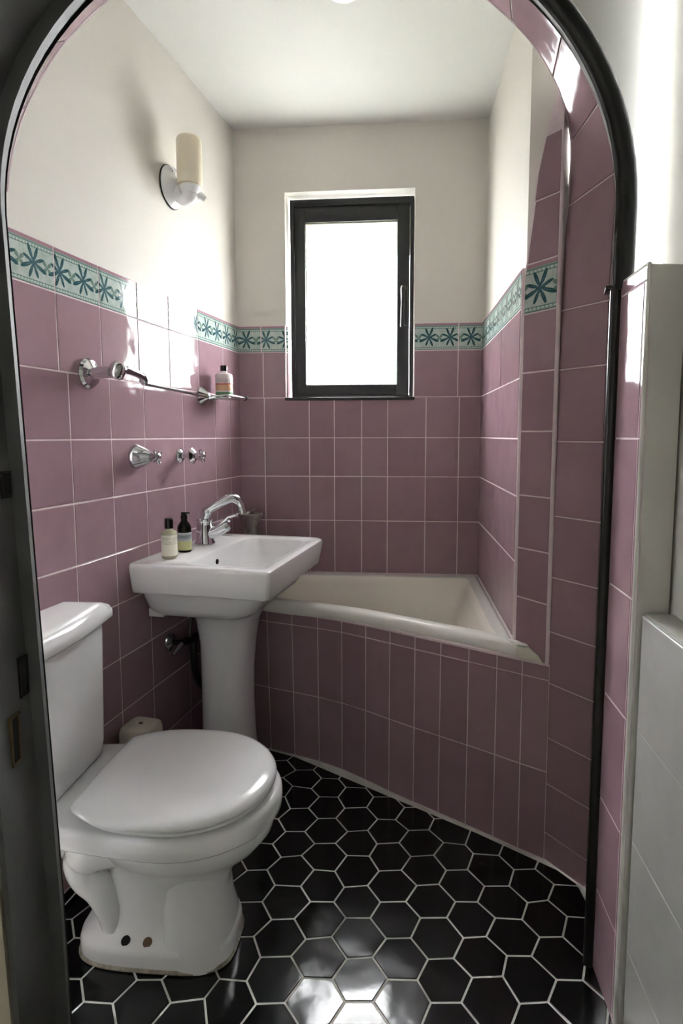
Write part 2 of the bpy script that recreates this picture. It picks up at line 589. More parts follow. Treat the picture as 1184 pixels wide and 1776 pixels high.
# ---- back wall with the window opening
WX0, WX1, WZ0, WZ1 = 0.206, 0.728, 1.327, 2.142
bwall = MB()
for (a0, a1, z0, z1) in ((-0.2, WX0, 0, ZC), (WX1, 1.2, 0, ZC), (WX0, WX1, 0, WZ0), (WX0, WX1, WZ1, ZC)):
    pts = []
    for h in (-0.14, 0.0):
        for (a, z) in ((a0, z0), (a1, z0), (a1, z1), (a0, z1)):
            p = A + uB * a + nB * h; pts.append(Vector((p.x, p.y, z)))
    bwall.add(pts, [(0, 1, 2, 3), (4, 7, 6, 5), (0, 4, 5, 1), (1, 5, 6, 2), (2, 6, 7, 3), (3, 7, 4, 0)])
bwall = struct(bwall.build('wall_back', 'plaster', smooth=False))
for (a0, a1, z0, z1) in ((0.0, WX0 - 0.001, 0.3, ZBT), (WX1 + 0.001, 1.0097, 0.3, ZBT), (WX0 - 0.002, WX1 + 0.002, 0.3, WZ0 - 0.004)):
    slab('grout', A, uB, nB, a0, a1, z0, z1, 0.0, 0.0107, 'grout', bwall)
eB = 1.003
rows = [(ZBB, ZBT, [0.008, 0.103, WX0 - 0.002], 'border'), (1.325, ZBB, [0.008, 0.111, WX0 - 0.002], 'm'),
        (ZBB, ZBT, [WX1 + 0.002, 0.905, eB], 'border'), (1.325, ZBB, [WX1 + 0.002, 0.905, eB], 'm')]
sb = [0.008, 0.113, 0.301, 0.405, 0.518, 0.625, 0.780, 0.913, eB]
for z0, z1 in ((1.160, 1.325), (1.0, 1.160), (0.815, 1.0), (0.594, 0.815)): rows.append((z0, z1, sb, 'm'))
tile_wall(bwall, A, uB, nB, rows)
# tiled lower part of the window reveal
O_ = A + uB * (WX0) ; ur = -nB
for z0, z1, mt in ((1.327, ZBB, 'mauve'), (ZBB, ZBT, 'border')):
    tile('reveal_tile', rect(0.002, 0.052, z0, z1), v3(O_) , v3(ur), UPZ, v3(uB), bwall, mt, th=0.006, uvf=lambda a: (a.x / 0.083 + 0.3, (a.y - ZBB) / (ZBT - ZBB)))

# ---- right wall (bath end) and the angled pier
rwall = struct(slab('wall_right', B, uR, nR, -0.2, (C - B).length, 0, ZC, -0.12, 0.0, 'plaster'))
lr = (C - B).length
slab('grout', B, uR, nR, 0.0, lr - 0.001, 0.3, ZBT, 0.0, 0.0107, 'grout', rwall)
rows = [(ZBB, ZBT, [0.008, 0.13, 0.40, lr - 0.004], 'border')]
for k, (z0, z1) in enumerate(((1.325, ZBB), (1.160, 1.325), (1.0, 1.160), (0.815, 1.0), (0.594, 0.815))):
    rows.append((z0, z1, [0.008, 0.22, 0.46, lr - 0.004] if k == 0 else [0.008, 0.165, 0.365, lr - 0.004], 'm'))
tile_wall(rwall, B, uR, nR, rows)

lp = (D - C).length
pier = struct(slab('wall_pier', C, uP, nP, 0.0, lp, 0, ZC, -0.16, 0.0, 'plaster'))
# tiled face of the pier: its free edge bends away where the arch begins
edge = [(0.0, 0.0), (0.0, 1.58), (0.013, 1.667), (0.034, 1.840), (0.064, 1.950), (0.087, 2.003), (0.110, 2.045)]
def pedge(z):
    for (a, za), (b, zb) in zip(edge[:-1], edge[1:]):
        if za <= z <= zb: return a + (b - a) * (z - za) / (zb - za)
    return lp
zz = [0.3] + [1.5 + 0.03 * i for i in range(19)]
gm = MB()
rl = [[v3(C + uP * (pedge(z) + 0.001) + nP * h, z) for h in (0.0, 0.0107)] for z in zz]
rr_ = [[v3(C + uP * lp + nP * h, z) for h in (0.0, 0.0107)] for z in zz]
gm.rings([[a[0], a[1], b[1], b[0]] for a, b in zip(rl, rr_)])
gm.build('grout', 'grout', pier, smooth=False)
zp = [0.555, 0.719, 0.858, 1.005, 1.180, 1.337, 1.492, 1.620, 1.775, 1.925, 2.06]
Op = v3(C) + v3(nP) * 0.004
for k in range(len(zp) - 1):
    z0, z1 = zp[k], zp[k + 1]
    poly = [Vector((lp - 0.004, z0)), Vector((lp - 0.004, z1))]
    zs = [z1] + [z for (_, z) in reversed(edge) if z0 < z < z1] + [z0]
    poly += [Vector((pedge(z) + 0.004, z)) for z in zs]
    if k == 6:
        tile('border_tile', poly, Op, v3(uP), UPZ, v3(nP), pier, 'border', uvf=lambda a: (a.x / 0.116 + 0.02, (a.y - 1.492) / 0.128))
    else:
        tile('tile', poly, Op, v3(uP), UPZ, v3(nP), pier, 'mauve', tilt=0.004)
# pale corner bead between pier face and doorway reveal
MB().tube([v3(D + nP * 0.006, z) for z in (0.0, 0.6, 1.2, 1.82)], 0.0045, 8).build('corner_bead', 'grout', pier)

# ---- front wall with the arched doorway, lofted between its near and far outline
def arch_pts(cx, a, z0, b, y, n=40):
    pts = []
    for i in range(n + 1):
        t = PI * i / n; pts.append(Vector((cx + a * math.cos(t), y, z0 + b * math.sin(t))))
    return pts
NJ, NA = 12, 44
FA, FB = 1.0738, 0.185                        # plan line of the door frame: y = FA + FB * x
CAMZ = 1.17
def on_frame(fx, fz):
    k = FA / (1.17 - FB * fx)
    return Vector((fx * k, 1.17 * k, CAMZ + (fz - CAMZ) * k))
def away(p, k): return Vector((p.x * k, p.y * k, CAMZ + (p.z - CAMZ) * k))
Pr = []
for i in range(NJ): Pr.append(on_frame(0.5195, 1.615 * i / NJ))
for i in range(NA + 1):
    t = PI * i / NA; Pr.append(on_frame(-0.0785 + 0.5980 * math.cos(t), 1.615 + 0.545 * math.sin(t)))
for i in range(1, NJ + 1):
    f = 1 - i / NJ; p = on_frame(-0.628 - 0.0485 * f, 1.615 * f); Pr.append(Vector((p.x, p.y, max(0.0, p.z) if f > 0 else 0.0)))
npt = len(Pr)
ZS = 1.672                                    # springing of the tiled arch
# far outline: right half of its own, blending into the frame's shape on the left
ell = [Vector((0.550, 1.513, ZS)), Vector((0.559, 1.513, 1.77))] + [Vector((-0.079 + 0.641 * math.cos(PI * i / 80), 1.513, 1.862 + 0.478 * math.sin(PI * i / 80))) for i in range(81)]
cum = [0.0]
for a_, b_ in zip(ell[:-1], ell[1:]): cum.append(cum[-1] + (b_ - a_).length)
def ell_at(f):
    d = f * cum[-1] * 0.999
    i = max(k for k in range(len(ell) - 1) if cum[k] <= d)
    return ell[i].lerp(ell[i + 1], (d - cum[i]) / (cum[i + 1] - cum[i]))
Pn, Pf = [], []
for i in range(npt):
    if i < NJ:
        z = ZS * i / NJ
        Pn.append(Vector((E_.x, E_.y, z)))
        Pf.append(Vector((D.x + 0.010 * max(0, i / NJ - 0.5) / 0.5, D.y + 0.008 * i / NJ, z)))
    elif i <= NJ + NA:
        f = (i - NJ) / NA; w2 = ((1 + math.cos(PI * f)) / 2) ** 0.7
        q = away(Pr[i], 1.04 + (1.190 - 1.04) * w2)
        Pn.append(q + Vector((0.004, 0, 0)) * w2)
        Pf.append(away(Pr[i], 1.085).lerp(ell_at(f), w2))
    else:
        q = away(Pr[i], 1.04); q2 = away(Pr[i], 1.085); q.z = q2.z = Pr[i].z
        Pn.append(q); Pf.append(q2)
def wall_y(x): return FA + FB * x + 0.004
front = []
for p in Pr:
    c_ = Vector((-0.07, 0, 1.60)); d = Vector((p.x, 0, max(p.z, 1.60))) - c_
    q = p + d.normalized() * 0.022; front.append(Vector((q.x, wall_y(q.x), q.z)))
XO = 1.0
def outrect(q):
    cx, cz = -0.078, 1.2
    if q.z <= 1.5: x, z = (XO if q.x > 0 else -XO), q.z
    else:
        dx, dz = q.x - cx, q.z - cz
        k = min(XO / max(abs(dx), 1e-6), (ZC - cz) / max(dz, 1e-6))
        x, z = max(-XO, min(XO, cx + dx * k)), cz + dz * k
    return Vector((x, wall_y(x), z))
fo = [outrect(q) for q in front]
fw = MB()
fw.rings([fo, front, Pn, Pf], False, False, closed=False)
back_o = [Vector((q.x, max(p.y, q.y + 0.09), q.z)) for p, q in zip(Pf, fo)]
fw.rings([Pf, back_o], False, False, closed=False)
fwall = struct(fw.build('wall_front', 'hallwall', smooth=False))
# grout layer over the soffit, then the tiles round the arch
arc = [0.0]
for a, b in zip(Pf[:-1], Pf[1:]): arc.append(arc[-1] + (b - a).length)
def S(s, w):
    """point on the doorway soffit: s metres along the outline, w 0 far .. 1 near"""
    s = max(0, min(arc[-1] - 1e-6, s))
    i = max(k for k in range(npt - 1) if arc[k] <= s)
    f = (s - arc[i]) / (arc[i + 1] - arc[i])
    a = Pf[i].lerp(Pf[i + 1], f); b = Pn[i].lerp(Pn[i + 1], f)
    return a.lerp(b, w)
def Sn(s, w):
    e = 0.004
    t = S(s + e, w) - S(s - e, w); d = S(s, 1) - S(s, 0)
    n = t.cross(d).normalized()
    c = Vector((-0.078, n.y * 0 + S(s, w).y, min(S(s, w).z, 1.62)))
    if n.dot(c - S(s, w)) < 0: n = -n
    return n
def soffit_tile(name, s0, s1, w0, w1, h, bevw, mat, ns=5, parent=None):
    j = 0.0018
    def ring(ds, dw, hh):
        a0, a1, b0, b1 = s0 + ds, s1 - ds, w0 + dw, w1 - dw
        pts = []
        for i in range(ns + 1): s = a0 + (a1 - a0) * i / ns; pts.append(S(s, b0) + Sn(s, b0) * hh)
        for i in range(ns + 1): s = a1 + (a0 - a1) * i / ns; pts.append(S(s, b1) + Sn(s, b1) * hh)
        return pts
    r0, r1, r2 = ring(j, j * 4, 0.0), ring(j, j * 4, h - 0.0015), ring(j + 0.002, j * 4 + bevw, h)
    k = len(r0); v = r0 + r1 + r2; f = []
    for r in range(2):
        for q in range(k): f.append((r * k + q, r * k + (q + 1) % k, (r + 1) * k + (q + 1) % k, (r + 1) * k + q))
    for i in range(ns): f.append((2 * k + i, 2 * k + i + 1, 2 * k + (2 * ns + 1 - i) - 1, 2 * k + (2 * ns + 1 - i)))
    c = sum(r1, Vector()) / k
    return fixn(mk(name, v, f, mat, parent, ns > 1, c, angle=30))
gs = MB()
NS = 480
gs.rings([[S(arc[-1] * i / NS, w) + Sn(arc[-1] * i / NS, w) * h for (w, h) in ((0, 0), (0, 0.0058), (1, 0.0058), (1, 0))] for i in range(NS + 1)])
gs.build('grout', 'grout', fwall, smooth=False)
zr = [0.0, 0.079, 0.220, 0.351, 0.504, 0.646, 0.794, 0.958, 1.153, 1.336, 1.485, 1.741]
ss = list(zr)
s = 1.895
arch_end = arc[-1] - 1.60
while s < arch_end: ss.append(s); s += 0.162
for a, b in zip(ss[:-1], ss[1:]):
    soffit_tile('tile', a, b, 0.0, 1.0, 0.0085, 0.01, 'mauve', 1 if b < 1.6 else 5, fwall)
MB().tube([S(1.7 + (arch_end - 1.7) * i / 60, 0.0) + Sn(1.7 + (arch_end - 1.7) * i / 60, 0.0) * 0.006 for i in range(61)], 0.0045, 8).build('arch_edge_bead', 'grout', fwall)

# ---- ceiling
ceil = struct(MB().box((-0.1, 0.4, ZC + 0.03), (3.2, 5.4, 0.06)).build('ceiling', 'ceiling', smooth=False))

# ---- hall behind and beside the camera (kept simple; it closes the light in)
hl = struct(MB().box((-1.03, -0.365, ZC / 2), (0.08, 2.59, ZC)).build('wall_hall_left', 'hallbeige', smooth=False))
hr0, hr1 = Vector((0.618, 1.175)), Vector((0.30, -1.7))
uH = (hr1 - hr0).normalized(); nH = Vector((uH.y, -uH.x))
if nH.x > 0: nH = -nH
uH2 = Vector((-0.16, -0.987)).normalized(); nH2 = Vector((-uH2.y, uH2.x))
if nH2.x > 0: nH2 = -nH2
hr = struct(slab('wall_hall_right', hr0, uH2, nH2, 0.0, 0.55, 0, ZC, -0.1, 0.0, 'hallwall'))
hs_ = MB()
for (y0, y1, z0, z1) in ((-1.70, -1.28, 0, ZC), (-1.08, 0.66, 0, ZC), (-1.28, -1.08, 0, 1.20), (-1.28, -1.08, 1.55, ZC)):  # boxes leave an added unseen opening that lets sky light fill the hall
    hs_.box((0.58, (y0 + y1) / 2, (z0 + z1) / 2), (0.08, y1 - y0, z1 - z0))
struct(hs_.build('wall_hall_side', 'hallwall', smooth=False))
struct(MB().box((-0.15, -1.66, ZC / 2), (2.0, 0.08, ZC)).build('wall_hall_back', 'hallwall', smooth=False))

# tiled stub beside the door frame, white at its end
S0, S1 = Vector((0.544, 1.168)), Vector((0.5315, 1.040))
uS = (S1 - S0).normalized(); nS = Vector((uS.y, -uS.x))
if nS.x > 0: nS = -nS
lS = (S1 - S0).length
ST = 1.468
stub = struct(MB().rings([[v3(p, z) for p in (S0, S1, S1 + Vector((0.062, 0.006)), S0 + Vector((0.072, 0.0)))] for z in (0.0, ST)]).build('wall_stub', 'hallwall', smooth=False))
slab('grout', S0, uS, nS, 0.0, lS, 0.0, ST - 0.001, 0.0, 0.0078, 'grout', stub)
zst = [0.0, 0.19, 0.40, 0.632, 0.866, 1.163, 1.440]
for z0, z1 in zip(zst[:-1], zst[1:]):
    tile('tile', rect(0.0, lS - 0.012, z0, z1), v3(S0) + v3(nS) * 0.002, v3(uS), UPZ, v3(nS), stub, 'mauve', th=0.007, joint=0.004)
    tile('edge_tile', rect(lS - 0.011, lS, z0, z1), v3(S0) + v3(nS) * 0.002, v3(uS), UPZ, v3(nS), stub, 'mauve', th=0.007, joint=0.002)
tile('cap_tile', rect(0.0, lS - 0.001, 1.440, ST), v3(S0) + v3(nS) * 0.002, v3(uS), UPZ, v3(nS), stub, 'mauve', th=0.007)
MB().tube([v3(S1 + nS * 0.006, 0), v3(S1 + nS * 0.006, ST)], 0.004, 8).build('edge_bead', 'hallwall', stub)
MB().tube([v3(S0 + nS * 0.004, ST), v3(S1 + nS * 0.006, ST)], 0.004, 8).build('top_bead', 'hallwall', stub)

# white tiled dado of the hall, from the stub towards the viewer
H0 = Vector((0.545, 1.036)); uD = Vector((-0.10, -0.995)).normalized(); nD = Vector((-uD.y, uD.x))
if nD.x > 0: nD = -nD
dado = struct(slab('wall_dado', H0, uD, nD, 0.0, 0.45, 0.0, 0.842, -0.055, 0.0, 'hallwall'))
slab('grout', H0, uD, nD, 0.0, 0.45, 0.0, 0.839, 0.0, 0.0048, 'white_tile', dado)
zd = [0.0, 0.175, 0.40, 0.622, 0.840]
for z0, z1 in zip(zd[:-1], zd[1:]):
    for a0, a1 in ((0.0, 0.225), (0.225, 0.45)):
        tile('tile', rect(a0, a1, z0, z1), v3(H0), v3(uD), UPZ, v3(nD), dado, 'white_tile', th=0.006, bev=0.003, joint=0.003)

# ---- black door frame
frame = struct(bpy.data.objects.new('door_1', None)); COL.objects.link(frame)
def sweep_frame(name, pts, prof, mat, parent):
    """sweep a profile (offset outwards, offset in depth) along the doorway outline"""
    rs = []
    for i, p in enumerate(pts):
        t = pts[min(i + 1, len(pts) - 1)] - pts[max(i - 1, 0)]
        n = Vector((t.z, 0, -t.x)).normalized()
        if n.dot(Vector((p.x + 0.078, 0, max(0, p.z - 1.6)))) < 0: n = -n
        rs.append([p + n * o + Vector((0, y, 0)) for (o, y) in prof])
    return MB().rings(rs).build(name, mat, parent, angle=40)
imid = NJ + int(NA * 0.5)
archp = [on_frame(0.5190, 1.455)] + Pr[NJ:imid + 1]
prof = [(0.020, 0.045), (0.004, 0.012), (0.001, 0.004), (0.004, -0.004), (0.014, -0.010), (0.030, -0.010), (0.040, -0.004), (0.042, 0.006), (0.042, 0.045)]
sweep_frame('arch_frame', archp, prof, 'black', frame)
# latch side: rebated grey jamb with a dark outer moulding
lf = Pr[imid:]
sweep_frame('latch_jamb', lf, [(-0.001, -0.003), (0.021, -0.005), (0.024, -0.105), (0.034, -0.105), (0.036, 0.0), (0.036, 0.03), (0.012, 0.03)], 'jamb', frame)
sweep_frame('jamb_moulding', lf[:-NJ + 1], [(0.0335, -0.070), (0.0335, -0.112), (0.040, -0.118), (0.066, -0.118), (0.074, -0.112), (0.074, -0.070)], 'black', frame)
# hinge-side post: slim, rounded
pr = [(0.5180, 1.178), (0.5178, 1.172), (0.522, 1.167), (0.530, 1.165), (0.540, 1.167), (0.5445, 1.173), (0.556, 1.212), (0.5355, 1.212)]
MB().rings([[Vector((x, y, z)) for x, y in pr] for z in (0.0, 0.5, 1.0, 1.463)]).build('post', 'black', frame, angle=50)
MB().box((0.535, 1.190, 1.460), (0.042, 0.050, 0.008), Matrix.Rotation(-0.35, 3, 'Z'), 0.002).build('post_collar', 'black', frame)
# lining between frame and reveal, out of sight from the hall
ln = MB()
ln.rings([[p + Vector((0.018 if p.x > 0 else -0.012, 0.035, 0)), q] for p, q in zip(Pr, Pn)], False, False, closed=False)
ln.build('jamb_lining', 'black', frame, smooth=False)
# strike plates on the latch jamb
def strike(z, h, dy, mat):
    f = z / 1.615; q = on_frame(-0.628 - 0.0485 * f, z); x = q.x - 0.0195; y = q.y - dy
    p = MB()
    hw, b = 0.013, 0.004
    for ey, dz, sy, sz in ((-hw + b / 2, 0, b, h), (hw - b / 2, 0, b, h), (0, h / 2 - b / 2, 2 * hw, b), (0, -h / 2 + b / 2, 2 * hw, b)):
        p.box((x, y + ey, z + dz), (0.006, sy, sz))
    o = p.build('strike_plate', mat, frame, smooth=False)
    MB().box((x - 0.001, y, z), (0.005, 2 * (hw - b), h - 2 * b)).build('latch_hole', 'hole', o, smooth=False)
strike(1.09, 0.045, 0.022, 'darkmetal'); strike(0.76, 0.070, 0.018, 'darkmetal'); strike(0.665, 0.085, 0.055, 'brass')
# beige wall edge outside the latch jamb
struct(MB().rings([[Vector((xr, 0.872, z)), Vector((-1.02, 0.786, z)), Vector((-1.02, 0.816, z)), Vector((xr, 0.902, z))] for z, xr in ((0.0, -0.560), (1.5, -0.5985), (1.62, -0.640), (1.9, -0.640), (ZC, -0.640))]).build('trim_1', 'hallbeige', smooth=False))

# ---- window
win = struct(bpy.data.objects.new('window_1', None)); COL.objects.link(win)
def WB(a, h, z): p = A + uB * a + nB * h; return Vector((p.x, p.y, z))
def wbar(name, a0, a1, z0, z1, h0, h1, mat, parent, bev=0.003):
    c = WB((a0 + a1) / 2, (h0 + h1) / 2, (z0 + z1) / 2)
    R = Matrix.Rotation(math.atan2(uB.y, uB.x), 3, 'Z')
    return MB().box(c, (a1 - a0, abs(h1 - h0), z1 - z0), R, bev).build(name, mat, parent, smooth=True)
fx0, fx1, fz0, fz1 = WX0 + 0.012, WX1 - 0.001, WZ0, WZ1 - 0.012
fm = MB(); RW = Matrix.Rotation(math.atan2(uB.y, uB.x), 3, 'Z')
def ringbars(name, x0, x1, z0, z1, wl, wr, wt, wb, h0, h1, mat, parent):
    m_ = MB()
    for (a0, a1, b0, b1) in ((x0, x0 + wl, z0, z1), (x1 - wr, x1, z0, z1), (x0 + wl, x1 - wr, z1 - wt, z1), (x0 + wl, x1 - wr, z0, z0 + wb)):
        m_.box(WB((a0 + a1) / 2, (h0 + h1) / 2, (b0 + b1) / 2), (a1 - a0, abs(h1 - h0), b1 - b0), RW, 0.0025)
    return m_.build(name, mat, parent)
ringbars('window_frame', fx0, fx1, fz0, fz1, 0.016, 0.016, 0.026, 0.012, -0.10, -0.045, 'winblack', win)
sash = ringbars('sash', fx0 + 0.017, fx1 - 0.017, fz0 + 0.013, fz1 - 0.028, 0.044, 0.050, 0.060, 0.042, -0.095, -0.055, 'winblack', win)
gx0, gx1, gz0, gz1 = fx0 + 0.061, fx1 - 0.067, fz0 + 0.055, fz1 - 0.088
ringbars('glazing_bead', gx0 - 0.002, gx1 + 0.002, gz0 - 0.002, gz1 + 0.002, 0.006, 0.006, 0.008, 0.006, -0.082, -0.064, 'cap', sash)
g_ = MB().box(WB((gx0 + gx1) / 2, -0.078, (gz0 + gz1) / 2), (gx1 - gx0, 0.004, gz1 - gz0), RW)
g_.build('pane', 'glass', sash, smooth=False)
wbar('sill', WX0 - 0.006, WX1 + 0.006, WZ0 - 0.014, WZ0 - 0.001, -0.10, 0.016, 'winblack', win, 0.004)
# casement handle on the right stile
hx = fx1 - 0.044
hd = MB()
hd.box(WB(hx + 0.012, -0.048, 1.70), (0.014, 0.014, 0.16), RW, 0.004)
hnd = hd.build('handle_plate', 'winblack', sash)
MB().tube([WB(hx + 0.002, -0.05, 1.765), WB(hx + 0.001, -0.03, 1.768), WB(hx, -0.018, 1.757), WB(hx - 0.001, -0.012, 1.70), WB(hx - 0.002, -0.018, 1.64), WB(hx - 0.002, -0.026, 1.612)], [0.009, 0.010, 0.009, 0.006, 0.007, 0.008], 12).build('handle', 'black', sash)

# ---- outside the window: eave above, hedge low on the left, yard
struct(MB().box((0.0, 2.98, 2.19), (3.0, 0.10, 0.22)).build('roof_gutter', 'eave', smooth=False))
struct(MB().box((0, 9.0, -0.6), (30, 12.6, 0.1)).build('yard_ground', 'ground', smooth=False))
hm = MB()
for k in range(1500):
    c = Vector((random.gauss(-0.62, 0.24), random.gauss(4.2, 0.15), random.uniform(-0.5, 1.72 + random.gauss(0, 0.12))))
    n = Vector((random.uniform(-1, 1), random.uniform(-1, 1), random.uniform(-1, 1))).normalized()
    a = n.orthogonal().normalized() * 0.09; b = n.cross(a)
    hm.add([c - a, c + b * 0.5, c + a, c - b * 0.5], [(0, 1, 2, 3)])
hedge = tag(hm.build('hedge', 'leaf', smooth=False), 'green garden hedge blurred behind the lower left of the window glass', 'hedge')

# ================================================================== THINGS
# ---- bath: cream shell with a white roll rim that follows the wall lines
def on_left(x_or_y):                        # point of the left wall at this y
    t = (x_or_y - A.y) / (L.y - A.y); return A + (L - A) * t
RO = [(-0.526, 2.094), (-0.415, 2.044), (-0.232, 1.961), (-0.011, 1.873), (0.245, 1.714), (0.463, 1.566), (0.500, 1.536)]
front_curve = [p.xy for p in spline([(x, y, 0) for x, y in RO], 6)]
g = 0.012
Ci = C + Vector((-g, 0.0)); Bi = B + Vector((-g, -g)); Ai = A + Vector((g, -g))
poly = front_curve + [Ci + Vector((0.0, -0.02)), Ci.lerp(Bi, 0.5), Bi, Bi.lerp(Ai, 0.5), Ai, Ai.lerp(front_curve[0], 0.5)]
def resample(pl, n):
    seg = [(pl[i], pl[(i + 1) % len(pl)]) for i in range(len(pl))]
    tot = sum((b - a).length for a, b in seg); out = []; acc = 0; k = 0
    for j in range(n):
        tgt = tot * j / n
        while acc + (seg[k][1] - seg[k][0]).length < tgt: acc += (seg[k][1] - seg[k][0]).length; k += 1
        a, b = seg[k]; out.append(a.lerp(b, (tgt - acc) / max((b - a).length, 1e-9)))
    return out
NB = 120
outer_l = resample(poly, NB)
def relax(pl, it):
    for _ in range(it):
        pl = [(pl[i - 1] + pl[i] * 2 + pl[(i + 1) % len(pl)]) / 4 for i in range(len(pl))]
    return pl
def offs(pl, d):
    out = []
    for i in range(len(pl)):
        t = pl[(i + 1) % len(pl)] - pl[i - 1]; n = Vector((-t.y, t.x)).normalized()
        out.append(pl[i] + n * d)
    return out
if area(outer_l) < 0: outer_l = outer_l[::-1]
cen = sum(outer_l, Vector((0, 0))) / NB
bath = thing('bathtub', 'cream bathtub with white rolled rim set behind the angled mauve tile panel', 'bathtub', (cen.x, cen.y, 0.0))
i1 = relax(offs(outer_l, 0.046), 14)
i2 = [p.lerp(cen, 0.05) for p in relax(i1, 10)]
i3 = [p.lerp(cen, 0.20) for p in relax(i1, 30)]
i4 = [p.lerp(cen, 0.34) for p in relax(i1, 60)]
i5 = [p.lerp(cen, 0.50) for p in relax(i1, 80)]
def z_(pl, z): return [v3(p, z) for p in pl]
ou = outer_l
MB().rings([z_(offs(ou, 0.006), 0.548), z_(ou, 0.553), z_(offs(ou, -0.002), 0.566), z_(offs(ou, 0.001), 0.580), z_(offs(ou, 0.008), 0.589), z_(offs(ou, 0.020), 0.592), z_(i1, 0.590)], False, False).build('rim', 'rimwhite', bath, angle=60)
MB().rings([z_(i1, 0.590), z_([p.lerp(q, .5) for p, q in zip(i1, i2)], 0.583), z_(i2, 0.560), z_(i3, 0.34), z_(i4, 0.245), z_(i5, 0.225)], False, True).build('shell', 'enamel', bath, angle=60)
# short rolled end piece where the rim meets the pier
MB().rings([[v3(p, z) for p, z in (((0.463, 1.556), 0.551), ((0.459, 1.550), 0.565), ((0.464, 1.556), 0.586), ((0.490, 1.590), 0.590), ((0.500, 1.600), 0.551))],
            [v3(p, z) for p, z in (((0.492, 1.533), 0.551), ((0.487, 1.526), 0.565), ((0.491, 1.532), 0.586), ((0.505, 1.575), 0.588), ((0.510, 1.580), 0.551))],
            [v3(p, z) for p, z in (((0.514, 1.516), 0.551), ((0.510, 1.510), 0.560), ((0.513, 1.514), 0.572), ((0.518, 1.540), 0.574), ((0.519, 1.545), 0.551))],
            [v3(p, z) for p, z in (((0.523, 1.508), 0.551), ((0.521, 1.504), 0.553), ((0.522, 1.507), 0.556), ((0.524, 1.52), 0.556), ((0.524, 1.52), 0.551))]]).build('rim_end_cap', 'cap', bath, angle=60)['label'] = 'ivory rounded end piece of the rim'

# ---- tiled bath panel
pb = thing('bath_panel', 'angled mauve tiled panel of narrow upright tiles closing the front of the bath', 'bath panel', (0.2, 1.75, 0))
cf = [p.xy for p in spline([(x, y, 0) for x, y in PF], 10)]; ct = [p.xy for p in spline([(x, y, 0) for x, y in PT], 10)]
ZPT = 0.556
def yat(cv, x):
    for p, q in zip(cv[:-1], cv[1:]):
        if p.x <= x <= q.x: return p.y + (q.y - p.y) * (x - p.x) / (q.x - p.x)
    return cv[0].y if x < cv[0].x else cv[-1].y
def pan(s, z):
    x = -0.517 + (0.5364 + 0.517) * s
    yf, yt = yat(cf, x), yat(ct, x)
    return Vector((x, yf + (yt - yf) * z / ZPT, z))
bk = MB()
rs = []
for i in range(61):
    s_ = i / 60; a, b = pan(s_, 0.0), pan(s_, ZPT)
    off = Vector((0.35, 0.93, 0)).normalized()
    rs.append([a, b, b + off * 0.03, a + off * 0.03])
bk.rings(rs).build('grout', 'grout', pb, smooth=False)
# seam places along the panel, measured on the photograph's order of widths
segl = [0.0]
for i in range(200): segl.append(segl[-1] + (pan((i + 1) / 200, 0.3) - pan(i / 200, 0.3)).length)
tot = segl[-1]
def s_at(m):
    for i in range(200):
        if segl[i + 1] >= m: return (i + (m - segl[i]) / (segl[i + 1] - segl[i])) / 200
    return 1.0
ms_ = [tot]
for w in (0.074, 0.074, 0.086, 0.090, 0.088, 0.092, 0.094, 0.096, 0.094, 0.100, 0.100, 0.1, 0.1, 0.1):
    if ms_[-1] - w > 0.02: ms_.append(ms_[-1] - w)
ms_.append(0.0); ms_ = ms_[::-1]
for z0, z1 in ((0.003, 0.255), (0.255, 0.512), (0.512, 0.552)):
    for m0, m1 in zip(ms_[:-1], ms_[1:]):
        s0, s1_ = s_at(m0), s_at(m1)
        p00, p10, p01 = pan(s0, z0), pan(s1_, z0), pan(s0, z1)
        u = (p10 - p00); ul = u.length; u = u.normalized(); v = (p01 - p00); v = (v - u * v.dot(u)); vl = v.length; v = v.normalized(); n = u.cross(v)
        if n.y > 0: n = -n
        p11 = pan(s1_, z1)
        q4 = [Vector(((q - p00).dot(u), (q - p00).dot(v))) for q in (p00, p10, p11, p01)]
        tile('tile', q4, p00 - n * 0.0062, u, v, n, pb, 'mauve', th=0.0075, joint=0.0032, tilt=0.004)

# ---- washbasin on its pedestal
BM = 0.541                                   # place of its centre line along the left wall
def BF(x, y, z): return LW(BM - x, y, z)     # x along the wall towards the window, y out from the wall
wb = thing('washbasin', 'white porcelain washbasin with square rim standing on a flared pedestal', 'washbasin', LW(BM, 0.20, 0))
W2 = 0.280
def bsec(dx, y0, y1, z, r): return rrect(-W2 + dx, W2 - dx, y0, y1, r, z, 7, BF, (r, 0.012, 0.012, r))
G = 0.013
bowl = MB()
bowl.rings([
    bsec(0.030, G, 0.405, 0.712, 0.05), bsec(0.016, G, 0.432, 0.7125, 0.05), bsec(0.012, G, 0.440, 0.718, 0.05), bsec(0.004, G, 0.447, 0.76, 0.05),
    bsec(0.0, G, 0.451, 0.788, 0.05), bsec(0.003, G, 0.449, 0.797, 0.049), bsec(0.010, G, 0.443, 0.800, 0.046),
    rrect(-0.238, 0.232, 0.158, 0.412, 0.05, 0.799, 7, BF), rrect(-0.232, 0.226, 0.164, 0.407, 0.05, 0.792, 7, BF),
    rrect(-0.215, 0.210, 0.172, 0.392, 0.06, 0.740, 7, BF), rrect(-0.175, 0.170, 0.190, 0.360, 0.06, 0.688, 7, BF), rrect(-0.10, 0.10, 0.23, 0.32, 0.03, 0.675, 7, BF)], False, True)
basin = bowl.build('bowl', 'porcelain', wb, angle=50)
under = MB()
def usec(x0, x1, y0, y1, z, r): return rrect(x0, x1, y0, y1, r, z, 7, BF)
